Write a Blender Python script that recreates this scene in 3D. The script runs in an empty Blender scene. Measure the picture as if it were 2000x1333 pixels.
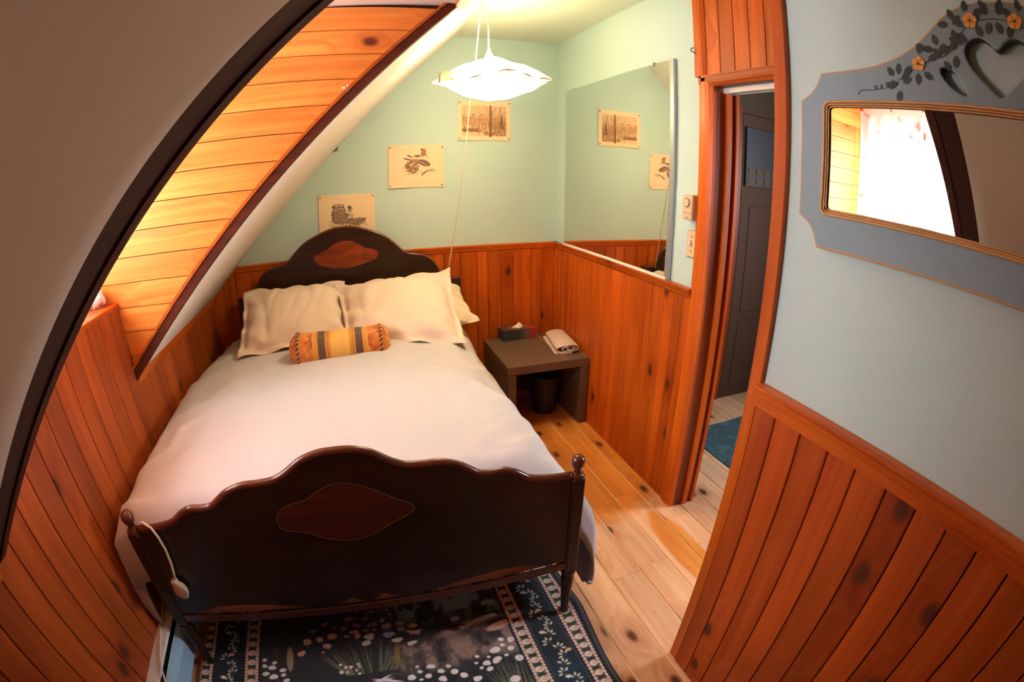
import bpy, math, random
import numpy as np
from mathutils import Vector, Matrix, noise

sc = bpy.context.scene
random.seed(7)
rng = np.random.default_rng(5)

# ------------------------------------------------------------------ camera
cam_d = bpy.data.cameras.new('camera')
cam = bpy.data.objects.new('camera', cam_d)
sc.collection.objects.link(cam)
yaw, pitch, roll = 0.3247, -0.3375, 0.0002
fw = Vector((math.sin(yaw)*math.cos(pitch), math.cos(yaw)*math.cos(pitch), math.sin(pitch)))
rt = fw.cross(Vector((0, 0, 1))).normalized(); up = rt.cross(fw)
rt, up = rt*math.cos(roll)+up*math.sin(roll), up*math.cos(roll)-rt*math.sin(roll)
M = Matrix((rt, up, -fw)).transposed().to_4x4()
M.translation = Vector((-1.3286, -3.0049, 1.5))
cam.matrix_world = M
cam_d.type = 'PANO'
cam_d.panorama_type = 'FISHEYE_LENS_POLYNOMIAL'
cam_d.sensor_fit = 'HORIZONTAL'
cam_d.sensor_width = 36.0
cam_d.sensor_height = 36.0*1333/2000
MM = 2000/36.0
cam_d.fisheye_fov = math.radians(200)
cam_d.fisheye_polynomial_k0 = 0.0
cam_d.fisheye_polynomial_k1 = -MM/950.29
cam_d.fisheye_polynomial_k2 = 0.0
cam_d.fisheye_polynomial_k3 = -MM**3*0.0184e-6/950.29
cam_d.fisheye_polynomial_k4 = 0.0
cam_d.clip_start = 0.01
sc.camera = cam

# ------------------------------------------------------------------ light and exposure
sc.view_settings.view_transform = 'Standard'
sc.view_settings.look = 'None'
sc.view_settings.gamma = 1.0
sc.view_settings.use_curve_mapping = False
sc.view_settings.exposure = 0.92
SKY = 28.0
LAMP = 27.0
wd = bpy.data.worlds.new('sky'); sc.world = wd; wd.use_nodes = True
wd.node_tree.nodes['Background'].inputs[0].default_value = (0.90, 0.93, 1.0, 1)
wd.node_tree.nodes['Background'].inputs[1].default_value = SKY
def portal(name, loc, ry, w, h):
    d = bpy.data.lights.new(name, 'AREA'); d.shape = 'RECTANGLE'; d.size = h; d.size_y = w; d.cycles.is_portal = True
    o = bpy.data.objects.new(name, d); sc.collection.objects.link(o); o.location = loc; o.rotation_euler = (0, math.radians(ry), 0)
portal('window_portal', (-2.725, -1.79, 1.632), -90, .86, .70)
portal('hall_window_portal', (1.955, -2.15, 1.55), 90, .70, .80)
sc.cycles.use_denoising = True
sc.cycles.max_bounces = 10
sc.cycles.diffuse_bounces = 5
sc.cycles.glossy_bounces = 5
sc.cycles.transparent_max_bounces = 12
sc.cycles.sample_clamp_indirect = 6.0
sc.cycles.caustics_reflective = False
sc.cycles.caustics_refractive = False

# ------------------------------------------------------------------ materials
def lin(r, g, b):
    return tuple(((c/255)/12.92 if c/255 <= .04045 else ((c/255+.055)/1.055)**2.4) for c in (r, g, b))

def newmat(name):
    m = bpy.data.materials.new(name); m.use_nodes = True
    return m, m.node_tree, m.node_tree.nodes['Principled BSDF']

def plain(name, rgb, rough=.5, metal=0.0, bump=0.0, bscale=60, var=0.0, vscale=6, coat=0.0, spec=.5):
    m, t, b = newmat(name)
    b.inputs['Base Color'].default_value = (*rgb, 1)
    b.inputs['Roughness'].default_value = rough
    b.inputs['Metallic'].default_value = metal
    b.inputs['Specular IOR Level'].default_value = spec
    b.inputs['Coat Weight'].default_value = coat
    tc = t.nodes.new('ShaderNodeTexCoord')
    if var:
        n = t.nodes.new('ShaderNodeTexNoise'); n.inputs['Scale'].default_value = vscale; n.inputs['Detail'].default_value = 5
        t.links.new(tc.outputs['Object'], n.inputs['Vector'])
        mr = t.nodes.new('ShaderNodeMapRange'); mr.inputs[3].default_value = 1-var; mr.inputs[4].default_value = 1+var
        t.links.new(n.outputs['Fac'], mr.inputs[0])
        hs = t.nodes.new('ShaderNodeHueSaturation'); hs.inputs['Color'].default_value = (*rgb, 1)
        t.links.new(mr.outputs[0], hs.inputs['Value']); t.links.new(hs.outputs[0], b.inputs['Base Color'])
    if bump:
        n2 = t.nodes.new('ShaderNodeTexNoise'); n2.inputs['Scale'].default_value = bscale; n2.inputs['Detail'].default_value = 4
        t.links.new(tc.outputs['Object'], n2.inputs['Vector'])
        bp = t.nodes.new('ShaderNodeBump'); bp.inputs['Strength'].default_value = bump; bp.inputs['Distance'].default_value = .004
        t.links.new(n2.outputs['Fac'], bp.inputs['Height']); t.links.new(bp.outputs[0], b.inputs['Normal'])
    return m

def wood(name, light, dark, knot, axis='y', rough=.4, knots=.30, coat=.15, var=.18, grain=1.0, wear=None):
    """stained pine: long grain along one object axis, ring knots, one tint per piece"""
    m, t, b = newmat(name)
    L, N = t.links.new, t.nodes.new
    tc = N('ShaderNodeTexCoord'); oi = N('ShaderNodeObjectInfo')
    mu = N('ShaderNodeMath'); mu.operation = 'MULTIPLY'; mu.inputs[1].default_value = 37.0
    L(oi.outputs['Random'], mu.inputs[0])
    cb = N('ShaderNodeCombineXYZ')
    for i in range(3): L(mu.outputs[0], cb.inputs[i])
    ad = N('ShaderNodeVectorMath'); ad.operation = 'ADD'
    L(tc.outputs['Object'], ad.inputs[0]); L(cb.outputs[0], ad.inputs[1])
    def scaled(a, l):
        s = N('ShaderNodeVectorMath'); s.operation = 'MULTIPLY'
        v = [a, a, a]; v['xyz'.index(axis)] = l; s.inputs[1].default_value = v
        L(ad.outputs[0], s.inputs[0]); return s
    # knots
    kv = scaled(8.0, 4.6)
    wob = N('ShaderNodeTexNoise'); wob.inputs['Scale'].default_value = 1.6; wob.inputs['Detail'].default_value = 2
    L(kv.outputs[0], wob.inputs['Vector'])
    vo = N('ShaderNodeTexVoronoi'); vo.voronoi_dimensions = '2D'; vo.inputs['Scale'].default_value = .62
    wm = N('ShaderNodeVectorMath'); wm.operation = 'ADD'
    ws = N('ShaderNodeVectorMath'); ws.operation = 'SCALE'; ws.inputs['Scale'].default_value = .10
    L(wob.outputs['Color'], ws.inputs[0]); L(kv.outputs[0], wm.inputs[0]); L(ws.outputs[0], wm.inputs[1])
    L(wm.outputs[0], vo.inputs['Vector'])
    sep = N('ShaderNodeSeparateColor'); L(vo.outputs['Color'], sep.inputs[0])
    gate = N('ShaderNodeMath'); gate.operation = 'GREATER_THAN'; gate.inputs[1].default_value = 1-knots
    L(sep.outputs[0], gate.inputs[0])
    km = N('ShaderNodeMapRange'); km.inputs[1].default_value = .05; km.inputs[2].default_value = .12
    km.inputs[3].default_value = 1; km.inputs[4].default_value = 0
    L(vo.outputs['Distance'], km.inputs[0])
    kk = N('ShaderNodeMath'); kk.operation = 'MULTIPLY'; L(km.outputs[0], kk.inputs[0]); L(gate.outputs[0], kk.inputs[1])
    halo = N('ShaderNodeMapRange'); halo.inputs[1].default_value = .05; halo.inputs[2].default_value = .5
    halo.inputs[3].default_value = 1; halo.inputs[4].default_value = 0
    L(vo.outputs['Distance'], halo.inputs[0])
    hh = N('ShaderNodeMath'); hh.operation = 'MULTIPLY'; L(halo.outputs[0], hh.inputs[0]); L(gate.outputs[0], hh.inputs[1])
    # grain
    g1v = scaled(26, 1.3)
    bend = N('ShaderNodeVectorMath'); bend.operation = 'SCALE'; bend.inputs['Scale'].default_value = 1.4
    hv = N('ShaderNodeCombineXYZ')
    for i in range(3): L(hh.outputs[0], hv.inputs[i])
    L(hv.outputs[0], bend.inputs[0])
    g1a = N('ShaderNodeVectorMath'); g1a.operation = 'ADD'; L(g1v.outputs[0], g1a.inputs[0]); L(bend.outputs[0], g1a.inputs[1])
    n1 = N('ShaderNodeTexNoise'); n1.inputs['Scale'].default_value = 1.0; n1.inputs['Detail'].default_value = 3; n1.inputs['Distortion'].default_value = .8
    L(g1a.outputs[0], n1.inputs['Vector'])
    n2 = N('ShaderNodeTexNoise'); n2.inputs['Scale'].default_value = 1.0; n2.inputs['Detail'].default_value = 4
    L(scaled(170, 4).outputs[0], n2.inputs['Vector'])
    mx = N('ShaderNodeMath'); mx.operation = 'MULTIPLY_ADD'; mx.inputs[1].default_value = .35*grain
    L(n2.outputs['Fac'], mx.inputs[0]); L(n1.outputs['Fac'], mx.inputs[2])
    cr = N('ShaderNodeValToRGB')
    cr.color_ramp.elements[0].position = .40; cr.color_ramp.elements[0].color = (*dark, 1)
    cr.color_ramp.elements[1].position = .86; cr.color_ramp.elements[1].color = (*light, 1)
    L(mx.outputs[0], cr.inputs[0])
    # big slow tone
    n3 = N('ShaderNodeTexNoise'); n3.inputs['Scale'].default_value = 1.0; n3.inputs['Detail'].default_value = 1
    L(scaled(4, 1.2).outputs[0], n3.inputs['Vector'])
    vr = N('ShaderNodeMapRange'); vr.inputs[3].default_value = 1-var; vr.inputs[4].default_value = 1+var
    L(oi.outputs['Random'], vr.inputs[0])
    v2 = N('ShaderNodeMapRange'); v2.inputs[1].default_value = .3; v2.inputs[2].default_value = .7; v2.inputs[3].default_value = .82; v2.inputs[4].default_value = 1.15
    L(n3.outputs['Fac'], v2.inputs[0])
    vm = N('ShaderNodeMath'); vm.operation = 'MULTIPLY'; L(vr.outputs[0], vm.inputs[0]); L(v2.outputs[0], vm.inputs[1])
    hs = N('ShaderNodeHueSaturation'); L(cr.outputs[0], hs.inputs['Color']); L(vm.outputs[0], hs.inputs['Value'])
    col = hs.outputs[0]
    if wear: col = wear(t, col)
    hm = N('ShaderNodeMixRGB'); hm.blend_type = 'MULTIPLY'; hm.inputs[2].default_value = (.72, .55, .45, 1)
    hf = N('ShaderNodeMath'); hf.operation = 'MULTIPLY'; hf.inputs[1].default_value = .7; L(hh.outputs[0], hf.inputs[0])
    L(hf.outputs[0], hm.inputs[0]); L(col, hm.inputs[1])
    km2 = N('ShaderNodeMixRGB'); km2.inputs[2].default_value = (*knot, 1)
    L(kk.outputs[0], km2.inputs[0]); L(hm.outputs[0], km2.inputs[1])
    L(km2.outputs[0], b.inputs['Base Color'])
    b.inputs['Roughness'].default_value = rough
    b.inputs['Coat Weight'].default_value = coat*.6; b.inputs['Coat Roughness'].default_value = .25; b.inputs['Specular IOR Level'].default_value = .3
    bp = N('ShaderNodeBump'); bp.inputs['Strength'].default_value = .12; bp.inputs['Distance'].default_value = .002
    L(mx.outputs[0], bp.inputs['Height']); L(bp.outputs[0], b.inputs['Normal'])
    return m

def painted(name, rough=.8, sheen=0.0, bump=.0, bscale=400, emit=None):
    """colour read from the mesh's own 'print' colours (woven, printed or painted pattern)"""
    m, t, b = newmat(name)
    a = t.nodes.new('ShaderNodeVertexColor'); a.layer_name = 'print'
    t.links.new(a.outputs[0], b.inputs['Base Color'])
    b.inputs['Roughness'].default_value = rough
    b.inputs['Sheen Weight'].default_value = sheen
    if bump:
        tc = t.nodes.new('ShaderNodeTexCoord'); n2 = t.nodes.new('ShaderNodeTexNoise'); n2.inputs['Scale'].default_value = bscale
        t.links.new(tc.outputs['Object'], n2.inputs['Vector'])
        bp = t.nodes.new('ShaderNodeBump'); bp.inputs['Strength'].default_value = bump; bp.inputs['Distance'].default_value = .003
        t.links.new(n2.outputs['Fac'], bp.inputs['Height']); t.links.new(bp.outputs[0], b.inputs['Normal'])
    return m

KNOT = lin(84, 38, 16)
MT = {}
MT['paint'] = plain('pale_blue_green_paint', lin(188, 213, 210), .75, bump=.15, bscale=140, var=.02, vscale=2)
MT['white'] = plain('white_ceiling_paint', lin(236, 229, 218), .85, bump=.05, bscale=90, var=.02, vscale=3)
MT['ceil'] = plain('ceiling_paint', lin(205, 214, 196), .85, bump=.15, bscale=90)
MT['backing'] = plain('dark_brown_backing', lin(62, 28, 12), .9)  # dark brown backing that shows between the boards
MT['pine'] = wood('orange_stained_pine', lin(204, 98, 24), lin(168, 66, 11), KNOT, 'y')
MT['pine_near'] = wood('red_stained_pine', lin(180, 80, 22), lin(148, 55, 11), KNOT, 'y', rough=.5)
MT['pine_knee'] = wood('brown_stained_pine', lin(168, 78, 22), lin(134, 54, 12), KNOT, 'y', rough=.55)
MT['pine_cheek'] = wood('honey_pine', lin(226, 142, 58), lin(196, 100, 30), lin(90, 45, 30), 'y', rough=.4, knots=.35, var=.10)
MT['trim_z'] = wood('pine_trim_upright', lin(216, 108, 22), lin(180, 72, 10), KNOT, 'z', knots=.2)
MT['trim_y'] = wood('pine_trim_along', lin(206, 100, 22), lin(166, 64, 11), KNOT, 'y', knots=.15)
MT['trim_x'] = wood('pine_trim_across', lin(206, 100, 22), lin(166, 64, 11), KNOT, 'x', knots=.15)
MT['trim_dark'] = wood('dark_brown_edge_trim', lin(92, 44, 20), lin(62, 27, 12), KNOT, 'x', knots=.0)
MT['jamb'] = wood('brown_jamb_board', lin(150, 66, 24), lin(116, 46, 14), KNOT, 'z', knots=.4)
MT['mahogany'] = wood('dark_mahogany', lin(54, 32, 21), lin(38, 21, 13), lin(30, 15, 10), 'x', rough=.32, knots=0, coat=.35, var=.03)
MT['mahogany_edge'] = wood('mahogany_moulding', lin(104, 50, 34), lin(74, 34, 22), lin(40, 20, 12), 'x', rough=.22, knots=0, coat=.6, var=.03)
MT['veneer_head'] = wood('figured_red_veneer', lin(142, 62, 24), lin(96, 38, 14), lin(60, 26, 12), 'x', rough=.35, knots=.3, coat=.3, var=.02)
MT['veneer_foot'] = wood('figured_brown_veneer', lin(96, 44, 22), lin(64, 28, 14), lin(46, 20, 12), 'x', rough=.35, knots=.3, coat=.3, var=.02)
MT['string'] = plain('pale_inlay_line', lin(96, 58, 30), .6)
MT['blackbrown'] = plain('dark_stained_wood_veneer', lin(104, 82, 64), .45, var=.12, vscale=30, bump=.05, bscale=200)
MT['linen'] = plain('pale_mauve_cotton', lin(196, 192, 195), .9, bump=.12, bscale=700, var=.02, vscale=4)
MT['sham'] = plain('beige_cotton_sateen', lin(224, 204, 190), .8, bump=.12, bscale=700, var=.02, vscale=4)
MT['sheet'] = plain('cream_cotton', lin(222, 204, 178), .9, bump=.1, bscale=600)
MT['ticking'] = plain('pink_beige_ticking', lin(226, 190, 172), .9, bump=.1, bscale=500)
MT['towel'] = plain('pale_pink_terry', lin(226, 200, 184), 1.0, bump=.9, bscale=420, var=.05, vscale=60)
MT['white_plastic'] = plain('white_plastic', lin(226, 222, 214), .35)
MT['cream_plastic'] = plain('cream_plastic', lin(214, 190, 156), .4)
MT['grey_plastic'] = plain('grey_brown_plastic', lin(118, 92, 66), .5)
MT['white_enamel'] = plain('white_enamelled_metal', lin(214, 214, 212), .3)
MT['enamel_sky_tint'] = plain('sky_tinted_white_enamel', lin(150, 186, 206), .25)  # white heater front with a bluish window reflection put into its colour
MT['black_metal'] = plain('black_metal', lin(24, 22, 20), .4, .6)
MT['alu'] = plain('brushed_aluminium', lin(176, 184, 192), .35, .7)
MT['dark_bin'] = plain('black_plastic_bin', lin(36, 36, 42), .6, var=.2, vscale=80)
MT['cord'] = plain('cream_flex', lin(222, 206, 180), .5)
MT['gold_edge'] = plain('tan_painted_edge', lin(202, 152, 92), .5, var=.12, vscale=40)
MT['heart_dark'] = plain('slate_cut_shade', lin(62, 76, 82), .7)  # dark slate: shade of the unlit cut-out sides put into the colour
MT['heart_blue'] = plain('slate_blue_paint', lin(131, 154, 163), .6, var=.05, vscale=120, bump=.05, bscale=200)
MT['leaf'] = plain('dark_green_paint', lin(62, 72, 66), .7)
MT['petal'] = plain('orange_yellow_paint', lin(238, 172, 84), .7)
MT['flower_eye'] = plain('brown_paint', lin(84, 56, 36), .7)
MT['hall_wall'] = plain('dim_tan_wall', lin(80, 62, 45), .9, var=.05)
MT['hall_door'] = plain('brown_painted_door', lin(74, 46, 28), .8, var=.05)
MT['pale_square'] = plain('tan_card', lin(92, 76, 58), .9)
MT['filler'] = plain('pale_seam_filler', lin(252, 222, 172), .7, var=.1, vscale=20)
MT['roof'] = plain('plain_board', lin(120, 110, 100), .9)
MT['pin'] = plain('brass_pin', lin(92, 62, 34), .4, .6)
MT['tissue'] = plain('white_tissue', lin(250, 246, 236), .9)
MT['box_oval'] = plain('brown_card', lin(150, 96, 60), .8)
MT['twig'] = plain('dried_twig', lin(70, 40, 24), .9)
MT['sash'] = plain('white_painted_sash', lin(228, 230, 230), .5)
MT['print'] = painted('printed_paper', .75)
MT['rug'] = painted('woven_pile', .95, sheen=.2, bump=.5, bscale=500)
MT['damask'] = painted('woven_damask', .7, sheen=.2, bump=.25, bscale=500)
MT['card'] = painted('printed_card', .6)

def mirror_mat():
    m, t, b = newmat('silvered_glass')
    b.inputs['Base Color'].default_value = (.86, .88, .86, 1); b.inputs['Metallic'].default_value = 1; b.inputs['Roughness'].default_value = .01
    return m
MT['mirror'] = mirror_mat()

def glass_mat():
    m, t, b = newmat('window_glass'); o = t.nodes['Material Output']
    tr = t.nodes.new('ShaderNodeBsdfTransparent'); gl = t.nodes.new('ShaderNodeBsdfGlossy'); gl.inputs['Roughness'].default_value = .02
    mx = t.nodes.new('ShaderNodeMixShader'); mx.inputs[0].default_value = .06
    t.links.new(tr.outputs[0], mx.inputs[1]); t.links.new(gl.outputs[0], mx.inputs[2]); t.links.new(mx.outputs[0], o.inputs['Surface'])
    return m
MT['glass'] = glass_mat()

def curtain_mat(name='sheer_floral_cotton', opaque=False):
    m, t, b = newmat(name); o = t.nodes['Material Output']; N, L = t.nodes.new, t.links.new
    tc = N('ShaderNodeTexCoord')
    vo = N('ShaderNodeTexVoronoi'); vo.inputs['Scale'].default_value = 9; L(tc.outputs['Object'], vo.inputs['Vector'])
    no = N('ShaderNodeTexNoise'); no.inputs['Scale'].default_value = 34; no.inputs['Detail'].default_value = 4; L(tc.outputs['Object'], no.inputs['Vector'])
    ad = N('ShaderNodeMath'); ad.operation = 'MULTIPLY_ADD'; ad.inputs[1].default_value = .5; L(no.outputs['Fac'], ad.inputs[0]); L(vo.outputs['Distance'], ad.inputs[2])
    cr = N('ShaderNodeValToRGB'); e = cr.color_ramp.elements
    e[0].position = .30; e[0].color = (*lin(176, 84, 84), 1)
    e[1].position = .74; e[1].color = (*lin(228, 214, 208), 1)
    for p, c in ((.44, lin(206, 132, 122)), (.52, lin(150, 158, 150)), (.60, lin(232, 214, 206))):
        x = e.new(p); x.color = (*c, 1)
    L(ad.outputs[0], cr.inputs[0])
    d = N('ShaderNodeBsdfDiffuse'); tl = N('ShaderNodeBsdfTranslucent'); tr = N('ShaderNodeBsdfTransparent')
    for s in (d, tl): L(cr.outputs[0], s.inputs['Color'])
    if opaque:
        vo.inputs['Scale'].default_value = 26; no.inputs['Scale'].default_value = 60; L(d.outputs[0], o.inputs['Surface']); return m
    m1 = N('ShaderNodeMixShader'); m1.inputs[0].default_value = .55; L(d.outputs[0], m1.inputs[1]); L(tl.outputs[0], m1.inputs[2])
    m2 = N('ShaderNodeMixShader'); m2.inputs[0].default_value = .36; L(m1.outputs[0], m2.inputs[1]); L(tr.outputs[0], m2.inputs[2])
    L(m2.outputs[0], o.inputs['Surface'])
    return m
MT['curtain'] = curtain_mat()

def shade_mat():
    """paper lampshade lit from inside by its bulb: light leaving it falls off with the distance to the bulb"""
    m, t, b = newmat('glowing_paper_shade'); N, L = t.nodes.new, t.links.new
    b.inputs['Base Color'].default_value = (*lin(250, 240, 220), 1); b.inputs['Roughness'].default_value = .8
    tc = N('ShaderNodeTexCoord'); ln = N('ShaderNodeVectorMath'); ln.operation = 'LENGTH'; L(tc.outputs['Object'], ln.inputs[0])
    mr = N('ShaderNodeMapRange'); mr.inputs[1].default_value = .07; mr.inputs[2].default_value = .23; mr.inputs[3].default_value = 1.0; mr.inputs[4].default_value = .026
    L(ln.outputs['Value'], mr.inputs[0])
    ms = N('ShaderNodeMath'); ms.operation = 'MULTIPLY'; ms.inputs[1].default_value = LAMP; L(mr.outputs[0], ms.inputs[0])
    b.inputs['Emission Color'].default_value = (1.0, .80, .48, 1)
    L(ms.outputs[0], b.inputs['Emission Strength'])
    return m
MT['shade'] = shade_mat()
MT['paper_fold'] = plain('creased_cream_paper', lin(250, 228, 190), .9)

# ------------------------------------------------------------------ mesh helpers
WO = {}
def link(o, parent=None, org=(0, 0, 0)):
    sc.collection.objects.link(o)
    WO[o.name] = Vector(org)
    if parent is not None:
        o.parent = parent; o.location = Vector(org)-WO[parent.name]
    else:
        o.location = org
    return o

def tag(o, label=None, cat=None, group=None, kind=None):
    if label: o['label'] = label
    if cat: o['category'] = cat
    if group: o['group'] = group
    if kind: o['kind'] = kind
    return o

def empty(name, loc, label, cat, group=None, kind=None):
    o = bpy.data.objects.new(name, None); o.empty_display_size = .1
    link(o, None, loc); return tag(o, label, cat, group, kind)

class MB:
    def __init__(s): s.v, s.f, s.m, s.mi = [], [], [], 0
    def add(s, V, F):
        n = len(s.v); s.v += [tuple(p) for p in V]; s.f += [tuple(i+n for i in f) for f in F]; s.m += [s.mi]*len(F); return s
    def box(s, a, b, c=0.0):
        (x0, y0, z0), (x1, y1, z1) = [min(p, q) for p, q in zip(a, b)], [max(p, q) for p, q in zip(a, b)]
        if c <= 0:
            return s.add([(x0,y0,z0),(x1,y0,z0),(x1,y1,z0),(x0,y1,z0),(x0,y0,z1),(x1,y0,z1),(x1,y1,z1),(x0,y1,z1)],
                         [(0,3,2,1),(4,5,6,7),(0,1,5,4),(1,2,6,5),(2,3,7,6),(3,0,4,7)])
        # box with chamfered edges: three 8-vertex rings
        V, F = [], []
        rings = [(z0, c), (z0+c, 0), (z1-c, 0), (z1, c)]
        for z, i in rings:
            j = c if i == 0 else c
            X0, X1, Y0, Y1 = x0+i, x1-i, y0+i, y1-i
            V += [(X0+j,Y0,z),(X1-j,Y0,z),(X1,Y0+j,z),(X1,Y1-j,z),(X1-j,Y1,z),(X0+j,Y1,z),(X0,Y1-j,z),(X0,Y0+j,z)]
        for r in range(3):
            for k in range(8):
                F.append((r*8+k, r*8+(k+1) % 8, (r+1)*8+(k+1) % 8, (r+1)*8+k))
        F.append(tuple(range(7, -1, -1))); F.append(tuple(range(24, 32)))
        return s.add(V, F)
    def prism(s, P, fr, d0, d1):
        """polygon P (2-D, counter-clockwise seen from +d), frame function fr(u, v, d) -> 3-D"""
        n = len(P)
        V = [fr(u, v, d0) for u, v in P]+[fr(u, v, d1) for u, v in P]
        F = [tuple(range(n-1, -1, -1)), tuple(range(n, 2*n))]+[(i, (i+1) % n, (i+1) % n+n, i+n) for i in range(n)]
        return s.add(V, F)
    def tube(s, pts, r, n=8, closed=False):
        pts = [Vector(p) for p in pts]; k = len(pts)
        R = r if callable(r) else (lambda t: r)
        V, F = [], []; prev = None
        for i, p in enumerate(pts):
            a = pts[(i-1) % k] if (closed or i > 0) else p; b = pts[(i+1) % k] if (closed or i < k-1) else p
            t = (b-a).normalized()
            if prev is None:
                u = t.cross(Vector((0, 0, 1)))
                if u.length < .1: u = t.cross(Vector((1, 0, 0)))
            else: u = prev-t*prev.dot(t)
            u.normalize(); prev = u; w = t.cross(u)
            rr = R(i/(k-1 if k > 1 else 1))
            V += [p+(u*math.cos(q)+w*math.sin(q))*rr for q in [2*math.pi*j/n for j in range(n)]]
        for i in range(k if closed else k-1):
            for j in range(n):
                a, b = i*n, ((i+1) % k)*n
                F.append((a+j, a+(j+1) % n, b+(j+1) % n, b+j))
        if not closed: F += [tuple(range(n-1, -1, -1)), tuple((k-1)*n+j for j in range(n))]
        return s.add(V, F)
    def lathe(s, prof, c, n=20, axis='z'):
        V, F = [], []
        for r, h in prof:
            for j in range(n):
                a = 2*math.pi*j/n; p = (r*math.cos(a), r*math.sin(a), h)
                if axis == 'x': p = (p[2], p[0], p[1])
                if axis == 'y': p = (p[1], p[2], p[0])
                V.append((c[0]+p[0], c[1]+p[1], c[2]+p[2]))
        for i in range(len(prof)-1):
            for j in range(n): F.append((i*n+j, i*n+(j+1) % n, (i+1)*n+(j+1) % n, (i+1)*n+j))
        F += [tuple(range(n-1, -1, -1)), tuple((len(prof)-1)*n+j for j in range(n))]
        return s.add(V, F)
    def grid(s, fn, nu, nv):
        V = [fn(i/nu, j/nv) for j in range(nv+1) for i in range(nu+1)]
        F = [(j*(nu+1)+i, j*(nu+1)+i+1, (j+1)*(nu+1)+i+1, (j+1)*(nu+1)+i) for j in range(nv) for i in range(nu)]
        return s.add(V, F)
    def build(s, name, mat, parent=None, smooth=False, org=None, label=None, angle=None):
        V = np.array(s.v, float)
        if org is None:
            org = (V.min(0)+V.max(0))/2
            if parent is None: org[2] = V[:, 2].min()
        me = bpy.data.meshes.new(name)
        me.from_pydata([tuple(p) for p in V-np.array(org)], [], s.f)
        for mm in (mat if isinstance(mat, (list, tuple)) else [mat]): me.materials.append(mm)
        if any(s.m): me.polygons.foreach_set('material_index', s.m)
        if smooth:
            me.polygons.foreach_set('use_smooth', [True]*len(me.polygons))
            if angle: me.set_sharp_from_angle(angle=math.radians(angle))
        me.update()
        o = bpy.data.objects.new(name, me); link(o, parent, org)
        if label: o['label'] = label
        return o

def solidify(o, t, off=0.0):
    m = o.modifiers.new('solidify', 'SOLIDIFY'); m.thickness = t; m.offset = off; return o

PM = {}
def plank_mesh(w, l, t, mat):
    k = (round(w, 4), round(l, 4), round(t, 4), mat.name)
    if k not in PM:
        c = min(.0022, t*.4)
        P = [(0, 0), (w, 0), (w, t-c), (w-c, t), (c, t), (0, t-c)]
        b = MB().prism(P, lambda u, v, d: (u-w/2, d, v), l/2, -l/2)
        me = bpy.data.meshes.new('plank'); me.from_pydata(b.v, [], b.f); me.materials.append(mat); me.update(); PM[k] = me
    return PM[k]
def plank(parent, org, ex, ey, w, l, t, mat, name='plank'):
    """a tongue-and-groove board: corner org, width along ex, length along ey, face towards ex x ey"""
    ex, ey = Vector(ex).normalized(), Vector(ey).normalized(); n = ex.cross(ey)
    o = bpy.data.objects.new(name, plank_mesh(w, l, t, mat))
    c = Vector(org)+ex*w/2+ey*l/2
    link(o, parent, c)
    o.rotation_euler = Matrix((ex, ey, n)).transposed().to_euler()
    return o
def plank_poly(parent, org, ex, ey, P, t, mat, name='plank'):
    """a board cut to the outline P (width, length coordinates from org)"""
    ex, ey = Vector(ex).normalized(), Vector(ey).normalized(); n = ex.cross(ey)
    A = np.array(P); c2 = (A.min(0)+A.max(0))/2
    b = MB().prism([(u-c2[0], v-c2[1]) for u, v in P], lambda u, v, d: (u, v, d), 0, t)
    me = bpy.data.meshes.new(name); me.from_pydata(b.v, [], b.f); me.materials.append(mat); me.update()
    o = bpy.data.objects.new(name, me); link(o, parent, Vector(org)+ex*c2[0]+ey*c2[1])
    o.rotation_euler = Matrix((ex, ey, n)).transposed().to_euler()
    return o
def clip(P, a, b, c):
    """keep the part of polygon P where a*u+b*v <= c"""
    out = []
    for i in range(len(P)):
        p, q = P[i], P[(i+1) % len(P)]; dp, dq = a*p[0]+b*p[1]-c, a*q[0]+b*q[1]-c
        if dp <= 0: out.append(p)
        if (dp < 0) != (dq < 0):
            s = dp/(dp-dq); out.append((p[0]+s*(q[0]-p[0]), p[1]+s*(q[1]-p[1])))
    return out

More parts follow.
